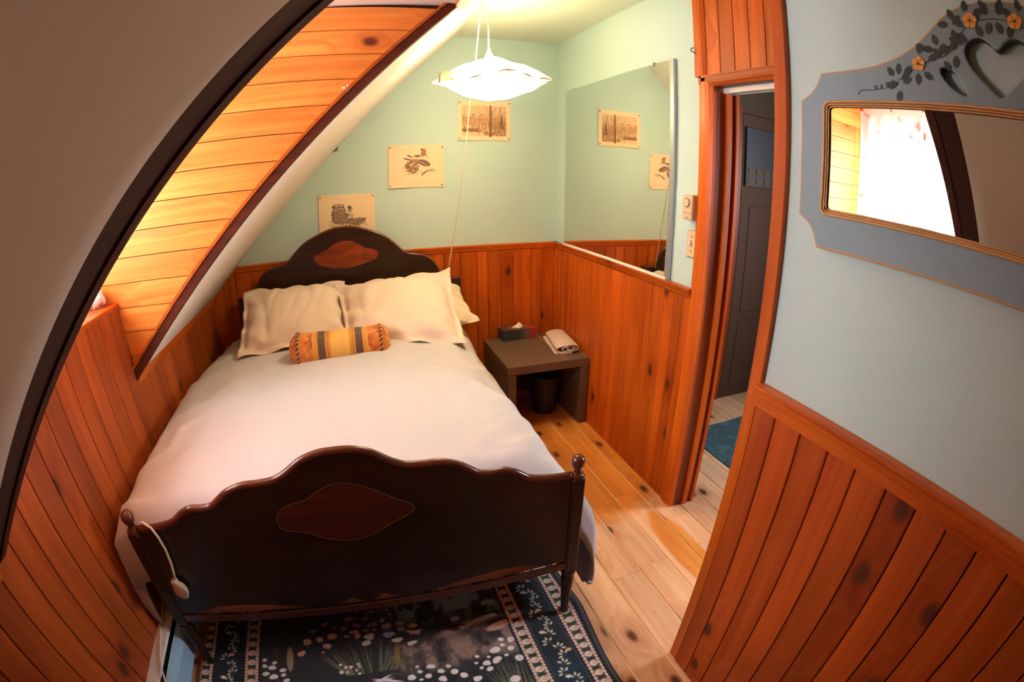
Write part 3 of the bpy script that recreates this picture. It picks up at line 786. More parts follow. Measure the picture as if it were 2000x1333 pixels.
for s in (-1, 1):
    px = BX+s*.672
    p = MB().lathe(POST, (px, FY, .012), 16).build('foot_post', MT['mahogany'], bed, True, angle=40)
    MB().box((px-.022, FY-.022, .25), (px+.022, FY+.022, .656), .006).build('post_block', MT['mahogany'], p)
    MB().lathe(FIN, (px, FY, 0), 20).build('finial', MT['mahogany_edge'], p, True)
HX = -1.388
HT = [(0, 1.239), (.045, 1.237), (.09, 1.229), (.17, 1.200), (.24, 1.165), (.295, 1.120), (.33, 1.084), (.355, 1.062), (.39, 1.047), (.43, 1.041), (.475, 1.030), (.52, 1.003), (.548, .965), (.566, .925), (.578, .885), (.60, .872), (.64, .870)]
ht = smooth_profile(HT); htop = [(-d, z) for d, z in ht[::-1]]+ht[1:]
hbd = board(htop, [(-.70, .34), (.70, .34)], HY-.012, HY+.012, HX, 'headboard', MT['mahogany'])
MB().tube([(HX+x, HY, z) for x, z in htop if abs(x) < .575], .0105, 8).build('top_moulding', MT['mahogany_edge'], hbd, True)
INH = [(-.190, 1.062), (-.188, 1.085), (-.150, 1.102), (-.105, 1.120), (-.07, 1.145), (-.015, 1.162), (.035, 1.158), (.085, 1.135), (.12, 1.110), (.165, 1.098), (.195, 1.080), (.195, 1.055), (.170, 1.032), (.12, 1.018), (.07, 1.006), (.02, .998), (-.04, 1.0), (-.10, 1.010), (-.165, 1.032)]
ih = MB().prism(closed(INH), lambda u, v, d: (HX+u, HY-.012-d, v), 0, .0012).build('inlay', MT['veneer_head'], hbd, label='bright reddish veneer inlay')
MB().tube([(HX+u, HY-.0132, v) for u, v in closed([(-.09, 1.003), (-.05, .975), (0, .962), (.05, .972), (.10, 1.0), (.04, 1.0), (-.03, .998)])], .0008, 4, True).build('inlay_line', MT['string'], ih)
for s in (-1, 1):
    px = HX+s*.668
    MB().box((px-.030, HY-.022, .0), (px+.030, HY+.022, .872), .005).build('head_post', MT['mahogany'], bed)
    MB().box((px-.032, HY-.024, .870), (px+.032, HY+.024, .884), .004).build('post_cap', MT['mahogany_edge'], bed)
for s in (-1, 1):
    MB().box((BX+s*.655-.012, FY+.02, .25), (BX+s*.655+.012, HY-.02, .37), .004).build('side_rail', MT['mahogany'], bed)
bs = MB().box((-2.085, FY+.007, .27), (-.79, HY-.03, .42), .02).build('box_spring', MT['ticking'])
tag(bs, 'pinkish box spring showing under the scalloped footboard', 'box spring')
mt = MB().box((-2.09, FY+.03, .42), (-.785, HY-.03, .625), .03).build('mattress', MT['sheet'])
tag(mt, 'cream mattress hidden under the duvet', 'mattress')

def nz(x, y, z=0.0): return noise.noise(Vector((x, y, z)))
def smst(a, b, x):
    t = min(1, max(0, (x-a)/(b-a))); return t*t*(3-2*t)
def duvet():
    # section across the bed: (x, z), left hem to right hem
    S = [(-2.205, .40), (-2.225, .45), (-2.243, .52), (-2.240, .585), (-2.215, .635), (-2.17, .668), (-2.09, .690), (-1.95, .705), (-1.75, .716), (-1.437, .722), (-1.15, .716), (-.98, .704), (-.88, .688),
         (-.815, .660), (-.775, .620), (-.752, .56), (-.738, .48), (-.722, .38), (-.700, .27), (-.682, .17), (-.672, .11)]
    L = [0]
    for a, b in zip(S[:-1], S[1:]): L.append(L[-1]+math.hypot(b[0]-a[0], b[1]-a[1]))
    L = np.array(L)/L[-1]; SX = [p[0] for p in S]; SZ = [p[1] for p in S]
    y0, y1 = -1.905, -.16
    def fn(u, v):
        x = float(np.interp(u, L, SX)); z = float(np.interp(u, L, SZ))
        y = y0+(y1-y0)*v
        topk = smst(.56, .66, z)
        # nearer the head the duvet lies flatter and narrower at the right, plump in the middle of the bed
        hd_ = smst(-.9, -.2, y)
        if x > -1.0 and z > .5: x += .055*hd_*smst(-1.0, -.8, x)
        if x < -1.9 and z > .5: x += .03*hd_*smst(-1.9, -2.1, x)
        z += topk*(.012*math.sin((y+1.9)*1.7)-.035*hd_)
        # gentle puffiness
        z += topk*(.016*nz(x*2.3, y*2.1, 1.3)+.007*nz(x*6, y*5, 4.1))
        # fine creases, stronger at the edges and at the right-hand foot
        ed = smst(-1.25, -.8, x)*topk+smst(-1.85, -2.2, x)*.8
        r = 1-abs(nz(x*3.1+y*1.2, y*3.4-x*1.8, 7.7))*2.2
        z += .014*max(0, r)**3*ed
        r2 = 1-abs(nz(x*5.0-y*2.5, y*7.0+x*2, 2.2))*2.4
        z += .006*max(0, r2)**2*(.25+ed)
        # the folds that run towards the right side near the foot
        fx = smst(-1.18, -.86, x)*smst(-.70, -.80, x)
        for yc_, dy, am in ((-1.62, .06, .016), (-1.45, .05, .012), (-1.76, .05, .012), (-1.15, .07, .006)):
            t = (y-yc_-(x+.85)*.75)/dy
            z += am*math.exp(-t*t)*fx*smst(.5, .62, z)
        if x > -.80 and z < .60:
            x += .068*smst(-1.5, -1.86, y)*math.sin(math.pi*min(1, (.63-z)/.52))
        if z < .56:
            k = smst(.58, .2, z)
            x += (1-.75*smst(-1.6, -1.85, y) if x > -1.4 else -.25)*k*(.020*math.sin(y*13+nz(y*3, 2)*3)+.01*nz(y*9, z*6, 3))
            y += .015*k*nz(y*5, z*7, 9)
        # the foot end tucks down between mattress and footboard
        if v < .05:
            t = 1-v/.05
            z -= topk*.05*t*t
        x = max(x, xk(z)+.022)
        return (x, y, z)
    b = MB(); NU, NV = 150, 190; b.grid(fn, NU, NV)
    # foot end skirt
    row = [b.v[i] for i in range(NU+1)]; n = NU+1; base = len(b.v)
    for k in range(1, 4):
        for (x, y, z) in row: b.v.append((x, y-.002*k+(.006 if -2.1 < x < -.79 else -.02*k/3), max(.12, z-.06*k)))
    for k in range(3):
        a0 = 0 if k == 0 else base+(k-1)*n; b0 = base+k*n
        for i in range(NU): b.f.append((b0+i, b0+i+1, a0+i+1, a0+i)); b.m.append(0)
    o = b.build('duvet', MT['linen'], None, True)
    solidify(o, .010, -1)
    tag(o, 'smooth pale mauve duvet covering the double bed', 'duvet')
duvet()

def pillow(name, TL, TR, BL, BR, T, mat, flange=.035, seed=0, fb_=1.0, pin=.06):
    TL, TR, BL, BR = map(Vector, (TL, TR, BL, BR))
    nrm = ((TR-TL).cross(TL-BL)).normalized()
    if nrm.y > 0: nrm = -nrm
    NU, NV = 56, 44
    def fn(side):
        def f(u, v):
            a, b = u*2-1, v*2-1
            fa, fb2 = 1+flange/.3, 1+flange/.22
            ax, bx = a*fa, b*fb2
            # sides bow in between the corners
            pa = ax*(1-pin*(1-abs(b)**2)*abs(a)**3); pb = bx*(1-pin*(1-abs(a)**2)*abs(b)**3)
            U, Vv = (pa+1)/2, (pb+1)/2
            p = BL.lerp(BR, U).lerp(TL.lerp(TR, U), Vv)
            ea, eb = min(1, abs(ax)), min(1, abs(bx))
            k = max(0, 1-ea**3.0)**.62*max(0, 1-eb**3.0)**.62
            w = .012*nz(p.x*8+seed, p.z*8, seed)+.006*nz(p.x*20, p.z*16+seed, 3)
            cr = max(0, 1-abs(nz(p.x*6+seed*3, (p.z-p.y)*3, 5))*2.2)**2+.6*max(0, 1-abs(nz(p.x*11-p.z*6, p.z*9+seed, 8))*2.4)**2
            rim = (1-k)*.012*math.sin((a+b*1.3)*9+seed)
            d = side*(T/2*k)+(w*.6-cr*.016*min(1, k*1.6))*(1 if side > 0 else .3)+rim
            return p+nrm*d
        return f
    b = MB().grid(fn(1), NU, NV); b2 = MB().grid(fn(-1), NU, NV)
    n = len(b.v); b.v += b2.v; b.f += [tuple(i+n for i in f[::-1]) for f in b2.f]; b.m += b2.m
    # close the rim
    R = [i for i in range(NU+1)]+[j*(NU+1)+NU for j in range(1, NV+1)]+[NV*(NU+1)+i for i in range(NU-1, -1, -1)]+[j*(NU+1) for j in range(NV-1, 0, -1)]
    for i in range(len(R)):
        p, q = R[i], R[(i+1) % len(R)]; b.f.append((p, p+n, q+n, q)); b.m.append(0)
    o = b.build(name, mat, None, True); return o
p = pillow('pillow', (-1.30, -.12, .86), (-.70, -.13, .84), (-1.30, -.62, .735), (-.69, -.56, .735), .15, MT['sheet'], .0, 9, pin=.10)
tag(p, 'cream pillow lying flat behind the right-hand flanged pillow', 'pillow')
p = pillow('pillow', (-1.985, -.23, .93), (-1.43, -.21, .925), (-1.955, -.66, .728), (-1.40, -.60, .73), .17, MT['sham'], .035, 2)
tag(p, 'beige flanged pillow nearest the sloping wall, leaning on the headboard', 'pillow', 'flanged pillows against the headboard')
p = pillow('pillow', (-1.425, -.27, .915), (-.815, -.26, .945), (-1.385, -.70, .742), (-.855, -.80, .725), .18, MT['sham'], .035, 5)
tag(p, 'beige flanged pillow leaning at the nightstand side, overlapping its twin', 'pillow', 'flanged pillows against the headboard')

def bolster():
    cx, cy, cz, r, hl = -1.440, -.79, .742, .088, .247
    root = empty('bolster', (cx, cy, cz-r), 'small orange damask bolster with dark stripes and rope trim', 'cushion')
    nu, nv = 160, 120
    c = Canvas(nu, nv, c8(206, 118, 44), 2*hl, 2*math.pi, -hl, 0)
    n = c.noise(14, 12, 3); n2 = c.noise(30, 26, 8)
    c.mix((n-.50)*7*(np.abs(c.X) > .10), c8(178, 78, 26)); c.mix((n2-.55)*7*(np.abs(c.X) > .10), c8(226, 152, 62))
    for s in (-1, 1):
        sh = .006
        for a, b, col in ((.105, .13, c8(222, 160, 60)), (.108, .112, c8(196, 112, 36)), (.118, .121, c8(190, 110, 36)), (.072, .105, c8(92, 66, 52)), (.055, .072, c8(206, 140, 52)), (.060, .063, c8(160, 86, 34))):
            x0, x1 = sorted((s*a+sh, s*b+sh)); c.rect(x0, 0, x1, 7, col)
        for k in range(5):
            c.rect(*(sorted((s*.074+sh, s*.103+sh))[0], 1.0+k*1.2), sorted((s*.074+sh, s*.103+sh))[1], 1.05+k*1.2, c8(140, 110, 84), .6)
    c.rect(-.049, 0, .061, 7, c8(226, 176, 86)); 
    c.rect(-.049, 0, -.040, 7, c8(206, 136, 52)); c.rect(.050, 0, .061, 7, c8(206, 136, 52))
    c.mix(((np.abs(c.X-.006) < .045) & (n2 > .58))*.25, c8(236, 196, 110))
    tilt = .02
    def fn(X, Y):
        t = np.abs(X)/hl
        R = r*np.clip(1-np.clip((t-.80)/.20, 0, 1)**2.2, 0.0, 1)**.5*(1+.02*np.sin(Y*3+X*9)+.015*np.sin(X*40))
        R = np.maximum(R, .0015)
        zz = cz+R*np.cos(Y)*np.where(np.cos(Y) < 0, .93, 1)-tilt*X*.6
        return (cx+X, cy+R*np.sin(Y)+X*.06, zz)
    o = c.mesh('cover', fn, MT['damask'], root, (cx, cy, cz), True)
    for s in (-1, 1):
        x0 = s*hl*.80
        b = MB()
        for ph, mi in ((0, 0), (math.pi, 1)):
            b.mi = mi
            P = []
            for k in range(160):
                a = 2*math.pi*k/160; q = a*26+ph
                rr = r*1.0+.0045*math.cos(q)
                P.append((cx+x0+.0045*math.sin(q), cy+rr*math.sin(a)+x0*.06, cz+rr*math.cos(a)*(1 if math.cos(a) > 0 else .93)-tilt*x0*.6))
            b.tube(P, .0042, 6, True)
        b.build('rope_trim', [MT['gold_edge'], MT['flower_eye']], root, True)
bolster()

# cord over the footboard with its round plug, and the loose flex down to the heater
cr = empty('extension_cord', (-2.03, FY-.03, .42), 'white cord with a round plug hanging over the footboard', 'cord')
P = [(-2.075, FY+.02, .672), (-2.062, FY-.012, .695), (-2.044, FY-.026, .706), (-2.022, FY-.030, .690), (-2.012, FY-.030, .655), (-2.008, FY-.030, .61), (-2.012, FY-.030, .56), (-2.020, FY-.030, .52), (-2.028, FY-.031, .488)]
MB().tube(P, .0042, 8).build('flex', MT['cord'], cr, True)
pl = MB().lathe([(.017, -.012), (.021, -.009), (.021, .007), (.018, .011), (.006, .0125)], (0, 0, 0), 20, 'y')
pl.v = [(x*1.15-2.024+y*.3, -y+FY-.036, z*1.6+.446) for x, y, z in pl.v]; pl.f = [f[::-1] for f in pl.f]
pl.build('round_plug', MT['cream_plastic'], cr, True, angle=40)
MB().box((-2.043, FY-.045, .472), (-2.022, FY-.020, .489), .004).build('plug_neck', MT['cream_plastic'], cr)
P = [(-2.235, -1.74, .34), (-2.234, -1.77, .28), (-2.230, -1.82, .240), (-2.222, -1.90, .232), (-2.205, -2.00, .231), (-2.190, -2.08, .231), (-2.172, -2.14, .232), (-2.150, -2.20, .215), (-2.14, -2.24, .15), (-2.13, -2.3, .06), (-2.13, -2.4, .02)]
o = MB().tube(P, .0035, 8).build('power_cord', MT['cord'], None, True); tag(o, 'thin pale flex lying across the baseboard heater', 'cord')

# baseboard heater under the left wall
he = empty('baseboard_heater', (-2.2, -2.6, 0), 'white baseboard heater beside the rug under the left wall', 'heater')
y0, y1 = -3.6, -1.74
MB().add([(-2.236, y0, .0), (-2.236, y0, .226), (-2.185, y0, .226), (-2.181, y0, .216), (-2.226, y0, .214), (-2.226, y0, .0)]+[(-2.236, y1, .0), (-2.236, y1, .226), (-2.185, y1, .226), (-2.181, y1, .216), (-2.226, y1, .214), (-2.226, y1, .0)],
         [(0, 1, 2, 3, 4, 5), (11, 10, 9, 8, 7, 6)]+[(i, i+6, (i+1) % 6+6, (i+1) % 6) for i in range(6)]).build('top_cover', MT['white_enamel'], he)
MB().add([(x, yy_, z) for yy_ in (y0, y1) for x, z in ((-2.176, .196), (-2.160, .186), (-2.150, .160), (-2.150, .070), (-2.156, .070), (-2.156, .158), (-2.164, .180), (-2.176, .190))],
         [tuple(range(8)), tuple(range(15, 7, -1))]+[(i, i+8, (i+1) % 8+8, (i+1) % 8) for i in range(8)]).build('front_cover', MT['enamel_sky_tint'], he)
MB().box((-2.222, y0+.02, .06), (-2.178, y1-.02, .17)).build('element', MT['black_metal'], he)
MB().box((-2.228, y0, .0), (-2.176, y0+.012, .214)).build('end_cap', MT['white_enamel'], he)
MB().box((-2.228, y1-.012, .0), (-2.160, y1, .210)).build('end_cap', MT['white_enamel'], he)

# ================================================================== RUG
RUGFL = [(-1.724,-1.863,.02,.017,1),(-1.674,-1.856,.016,.015,1),(-1.627,-1.848,.02,.016,1),(-1.649,-1.889,.016,.015,1),(-1.748,-1.915,.016,.013,1),(-1.665,-1.917,.005,.005,1),(-1.697,-1.81,.015,.011,2),(-1.653,-1.782,.014,.01,2),(-1.556,-1.766,.02,.012,2),(-1.529,-1.741,.008,.005,2),(-1.469,-1.748,.019,.011,2),(-1.494,-1.775,.015,.01,2),(-1.614,-1.805,.008,.008,2),(-1.58,-1.813,.017,.013,2),(-1.53,-1.805,.016,.011,2),(-1.473,-1.81,.024,.01,2),(-1.498,-1.834,.014,.009,2),(-1.466,-1.837,.01,.008,2),(-1.538,-1.837,.022,.011,1),(-1.53,-1.857,.014,.014,1),(-1.571,-1.854,.011,.007,1),(-1.486,-1.866,.023,.015,0),(-1.5,-1.895,.019,.015,0),(-1.43,-1.798,.009,.01,3),(-1.42,-1.829,.018,.014,3),(-1.368,-1.824,.016,.014,3),(-1.366,-1.854,.013,.011,0),(-1.323,-1.846,.02,.011,1),(-1.416,-1.87,.024,.014,3),(-1.322,-1.877,.033,.009,1),(-1.388,-1.902,.021,.012,0),(-1.338,-1.928,.021,.01,0),(-1.399,-1.771,.007,.005,3),(-1.607,-1.98,.006,.006,0),(-1.589,-1.996,.006,.008,0),(-1.569,-1.996,.007,.008,0),(-1.541,-1.987,.006,.007,0),(-1.538,-2.001,.005,.006,0),(-1.551,-2.014,.005,.005,0),(-1.606,-2.016,.008,.01,0),(-1.584,-2.018,.006,.006,0),(-1.541,-2.029,.007,.005,0),(-1.341,-2.036,.007,.007,0),(-1.295,-2.045,.018,.01,0),(-1.237,-2.06,.01,.007,0),(-1.335,-2.06,.009,.008,0),(-1.267,-2.074,.013,.01,0),(-1.221,-2.085,.016,.014,0),(-1.37,-2.079,.016,.013,0),(-1.313,-2.085,.014,.011,0),(-1.338,-2.095,.008,.005,0),(-1.267,-2.108,.016,.012,0),(-1.194,-2.11,.015,.012,0),(-1.154,-2.138,.016,.013,0),(-1.029,-1.993,.011,.01,0),(-.994,-2.003,.014,.015,0),(-1.032,-2.019,.009,.008,0),(-1.063,-2.035,.019,.016,0),(-1.007,-2.044,.014,.012,0),(-1.033,-2.069,.008,.007,0),(-.996,-2.092,.017,.016,0),(-1.13,-2.043,.009,.007,0),(-1.094,-2.057,.007,.006,0),(-1.07,-2.078,.017,.014,0),(-1.108,-2.079,.015,.012,0),(-1.142,-2.07,.007,.006,0),(-1.13,-2.096,.008,.007,0),(-1.102,-2.106,.014,.011,0),(-1.164,-1.85,.018,.013,3),(-1.022,-1.806,.032,.023,4),(-1.068,-1.76,.011,.01,4),(-1.106,-1.758,.01,.007,4),(-1.463,-2.076,.065,.007,0),(-1.889,-1.934,.01,.009,0),(-1.851,-1.949,.01,.009,0),(-1.889,-1.963,.011,.009,0),(-1.861,-1.973,.016,.012,0),(-1.82,-1.984,.012,.01,0),(-1.885,-2.0,.014,.01,0),(-1.854,-2.014,.017,.013,0),(-1.819,-2.007,.011,.008,0),(-1.806,-2.031,.013,.009,0)]
def rug():
    x0, x1, y0, y1 = -2.150, -.703, -3.0, -1.25
    W, Hh = x1-x0, y1-y0
    w, h = 560, 470
    c = Canvas(w, h, c8(30, 36, 40), W, Hh, x0, y0)
    # rows are packed where the rug shows between the bed and the frame edge
    t = np.linspace(0, 1, h); yr = np.interp(t, [0, .06, .92, 1], [y0, -2.45, -1.62, y1])
    c.Y = np.repeat(yr[:, None], w, 1)
    n = c.noise(10, 14, 1); n2 = c.noise(40, 16, 2); n3 = c.noise(60, 60, 6)
    inn = (c.X > -1.905) & (c.X < -.985)
    c.mix(inn*.9, c8(44, 48, 50))
    # water above, brown bank below it, dark earth at the bottom
    wat = np.clip((c.Y+1.90+.12*(n-.5))/.10, 0, 1)*np.clip((c.X+1.47)/.10, 0, 1)*inn
    c.mix(wat*.85, c8(48, 78, 94)); c.mix(wat*np.clip((n2-.5)*9, 0, 1), c8(128, 172, 198)); c.mix(wat*np.clip((.44-n2)*8, 0, 1), c8(22, 40, 44))
    bk = np.clip((.09-np.abs(c.Y+1.985+.04*(n-.5)))/.04, 0, 1)*np.clip((c.X+1.46)/.1, 0, 1)*inn
    c.mix(bk*.8, c8(92, 80, 76)); c.mix(bk*np.clip((n2-.5)*9, 0, 1), c8(138, 118, 106)); c.mix(bk*np.clip((.45-n2)*8, 0, 1), c8(48, 42, 42))
    bs_ = np.exp(-((c.Y+1.885-(c.X+1.1)*.22)/.018)**2)*np.clip((c.X+1.27)/.06, 0, 1)*inn*(n > .35)
    c.mix(bs_, c8(186, 172, 178))
    c.ell(-1.015, -1.925, .05, .018, c8(214, 184, 172), .9, .2)
    c.mix(inn*np.clip((-2.03-c.Y)/.08, 0, 1)*.6*(n3 < .52), c8(26, 30, 34))
    r = np.random.default_rng(11)
    def fan(bx, by, wx, tips, cnt, spread):
        for k in range(cnt):
            a = bx+r.uniform(-wx, wx); q_ = (a-bx)/wx; tx = bx+q_*spread+r.uniform(-.02, .02); ty = by+tips*r.uniform(.6, 1)*(1-.35*q_*q_)
            g = r.random(); col = tuple(np.array(c8(74, 84, 66))*(1-g)+np.array(c8(128, 128, 92))*g)
            c.seg((a, by), (tx, ty), .0035, col, .85, .0008)
    fan(-1.50, -2.03, .09, .16, 40, .17); fan(-1.03, -2.22, .06, .17, 26, .09); fan(-1.28, -2.25, .08, .15, 24, .10); fan(-1.85, -2.16, .06, .15, 16, .07)
    c.ell(-1.40, -1.97, .012, .05, c8(126, 108, 66), .8, -.15)
    c.ell(-1.792, -1.936, .013, .056, c8(150, 138, 112), 1); c.ell(-1.845, -1.90, .010, .035, c8(64, 56, 44), .8)
    COL = {0: c8(244, 232, 226), 1: c8(226, 176, 160), 2: c8(132, 132, 150), 3: c8(168, 190, 220), 4: c8(150, 202, 232)}
    for fx, fy, rx, ry, k in RUGFL:
        if k == 4 and rx > .02:
            for q in range(7): 
                a = math.pi*q/6; c.ell(fx+.018*math.cos(a), fy+.010*math.sin(a)-.002, .014, .005, COL[4], .95, a)
            continue
        for q in range(3):
            c.ell(fx+r.uniform(-.3, .3)*rx, fy+r.uniform(-.3, .3)*ry, rx*.78, ry*.72, COL[k], 1, r.uniform(-.5, .5))
        c.ell(fx-.1*rx, fy-.3*ry, rx*.25, ry*.2, tuple(np.array(COL[k])*.82), .6)
    for k in range(60):   # more small flowers under the bed and towards the camera
        fx, fy = r.uniform(-1.87, -1.02), r.choice([r.uniform(-2.45, -2.16), r.uniform(-1.6, -1.3)]); q = r.uniform(.008, .016)
        c.ell(fx, fy, q*1.2, q, COL[0])
    # borders: rose stripes, dark vine bands, plain dark edge
    def stripe(xa, xb):
        m = (xa+xb)/2; hw = abs(xb-xa)/2
        c.rect(xa, y0, xb, y1, c8(74, 62, 52)); 
        for e in (xa, xb):
            rf = .0055+.0025*np.sin(c.Y*420); c.mix(np.clip(.5-(np.abs(c.X-e)-rf)/c.px, 0, 1), c8(206, 176, 164))
            c.rect(e+(-.013 if e == min(xa, xb) else .009), y0, e+(-.009 if e == min(xa, xb) else .013), y1, c8(20, 20, 26))
        yy_ = y0; k = 0
        while yy_ < y1:
            c.ell(m+.004*math.sin(k*2), yy_+.022, .013, .009, c8(40, 58, 44), .9, .5); c.ell(m-.008, yy_+.026, .008, .006, c8(46, 62, 44), .9)
            c.ell(m, yy_, .0165, .0135, c8(222, 202, 182)); c.ell(m+.003, yy_+.001, .010, .008, c8(172, 146, 126), .8); c.ell(m+.002, yy_+.002, .006, .005, c8(232, 214, 196))
            c.ell(m+.004, yy_+.003, .0025, .002, c8(120, 92, 76)); yy_ += .044; k += 1
    def band(xa, xb):
        c.rect(xa, y0, xb, y1, c8(24, 36, 42)); m = (xa+xb)/2
        c.mix(((c.X > xa) & (c.X < xb))*np.clip((n-.5)*4, 0, .7), c8(24, 56, 74))
        yy_ = y0; k = 0
        P = [(m+.016*math.sin(q*.9), y0+q*.02) for q in range(int((y1-y0)/.02))]
        c.path(P, .0012, c8(80, 84, 74), .8)
        while yy_ < y1:
            s = 1 if k % 2 else -1; cx_ = m+.016*math.sin((yy_-y0)/.02*.9)
            for a, d in ((.6, .018), (1.3, .020), (-.2, .018), (2.2, .016)):
                c.ell(cx_+s*d*math.cos(a), yy_+d*math.sin(a), .0085, .0042, c8(206, 200, 180), .95, a*s)
            if k % 3 == 0:
                for a in (.5, 1.1, 1.7, 2.3): c.ell(cx_-s*.02+.007*math.cos(a), yy_+.012+.007*math.sin(a), .0075, .0035, c8(238, 216, 196) if k % 2 else c8(224, 168, 132), 1, a)
            yy_ += .036; k += 1
    c.rect(-.73, y0, -.70, y1, c8(22, 24, 30)); c.rect(-2.20, y0, -2.12, y1, c8(22, 24, 30))
    band(-.912, -.803); stripe(-.787, -.741); stripe(-.968, -.927)
    band(-1.975+.0, -2.085); c.rect(-2.085, y0, -1.975, y1, c8(24, 30, 34)); band(-2.085, -1.975); stripe(-2.150+.0+.0, -2.105); stripe(-1.962, -1.920)
    for e in (-.992, -.912, -.803, -.718, -.712): c.rect(e-.0014, y0, e+.0014, y1, c8(120, 110, 118), .6)
    c.a *= (1.08+.14*n3[..., None])
    def fn(X, Y):
        ripple = .010*np.exp(-((X+.72)/.03)**2)*np.exp(-((Y+1.93)/.05)**2)
        return (X+.012*np.exp(-((X+.703)/.05)**2)*(np.sin(Y*9.0)), Y, .010+.0012*np.sin(X*31+Y*17)+ripple)
    o = c.mesh('area_rug', fn, MT['rug'], None, ((x0+x1)/2, (y0+y1)/2, 0), True)
    solidify(o, .008, -1)
    tag(o, 'dark area rug with a lily pond scene and rose borders under the bed', 'rug')
rug()

# ================================================================== NIGHTSTAND AND WHAT STANDS ON IT
ns = empty('nightstand', (-.275, -.33, 0), 'low square dark brown nightstand between bed and right wall', 'nightstand')
MB().box((-.540, -.588, .392), (-.018, -.075, .446), .003).build('table_top', MT['blackbrown'], ns)
MB().box((-.172, -.586, .4455), (-.169, -.077, .4466)).build('top_seam', MT['gold_edge'], ns)
MB().box((-.538, -.586, 0), (-.486, -.077, .392), .003).build('side_panel', MT['blackbrown'], ns)
MB().box((-.072, -.586, 0), (-.020, -.077, .392), .003).build('side_panel', MT['blackbrown'], ns)
MB().box((-.486, -.110, .06), (-.072, -.092, .392)).build('back_panel', MT['blackbrown'], ns)
bk = MB()
bk.lathe([(.072, 0), (.078, .004), (.098, .255), (.101, .262), (.097, .262), (.093, .250), (.073, .012), (.001, .010)], (-.205, -.33, 0), 28)
bk = bk.build('wastebasket', MT['dark_bin'], None, True, angle=40); tag(bk, 'small black wastebasket under the nightstand', 'bin')
def tissue_box():
    root = empty('tissue_box', (-.315, -.10, .446), 'grey and red tissue box at the back of the nightstand', 'tissue box')
    ang = .10; ca, sa = math.cos(ang), math.sin(ang)
    def tf(u, v, w): return (-.315+u*ca-v*sa, -.098+u*sa+v*ca, .4465+w)
    # printed sleeve: front strip wraps round the right end
    L, D, Hh = .235, .105, .070
    c = Canvas(150, 24, c8(44, 48, 50), L+2*D, Hh, 0, 0)
    c.mix((np.sin(c.X*420) > .2)*.6*(c.X < .17+D), c8(84, 92, 92)); c.mix(np.clip((c.X-D-.11)/.05, 0, 1), c8(120, 90, 92)); c.mix(np.clip((c.X-D-.17)/.04, 0, 1), c8(170, 44, 50))
    def fn(X, Y):
        f = lambda x: np.where(x < D, 0, np.where(x < D+L, x-D, L))-L/2
        g = lambda x: np.where(x < D, D/2-x, np.where(x < D+L, -D/2, -D/2+(x-D-L)))
        u, v = f(X), g(X)
        return (-.315+u*ca-v*sa, -.098+u*sa+v*ca, .4465+Y)
    c.mesh('sleeve', fn, MT['card'], root, (-.315, -.098, .4465))
    c2 = Canvas(60, 30, c8(92, 60, 52), L, D, -L/2, -D/2)
    c2.mix(np.clip((c2.X-.02)/.06, 0, 1), c8(160, 50, 54)); c2.mix(np.clip((-.05-c2.X)/.03, 0, 1)*.8, c8(70, 46, 42))
    c2.mesh('lid', lambda X, Y: (-.315+X*ca-Y*sa, -.098+X*sa+Y*ca, .4465+Hh+0*X), MT['card'], root, (-.315, -.098, .5165))
    b = MB(); P = [tf(L/2*u, D/2*v, w) for u, v in ((-1, -1), (1, -1), (1, 1), (-1, 1)) for w in (.0005, Hh-.001)]
    b.add(P, [(0, 6, 4, 2), (4, 6, 7, 5)]); b.build('back_panel', MT['box_oval'], root)
    E_ = [(.068*math.cos(a), .030*math.sin(a)) for a in np.linspace(0, 2*math.pi, 28, endpoint=False)]
    MB().prism(E_, lambda u, v, d: tf(u+.0, v, Hh+d), 0, .0012).build('opening', MT['box_oval'], root)
    def tis(u, v):
        a = u*2*math.pi; r0 = .030*(1-v)**.8*(1+.25*math.sin(a*3+v*2))+.002
        return tf(r0*math.cos(a)*1.1+.006+.008*v, r0*math.sin(a)*.6, Hh+.0015+.030*v*(1+.2*math.sin(a*2)))
    MB().grid(tis, 24, 8).build('tissue', MT['tissue'], root, True)
tissue_box()
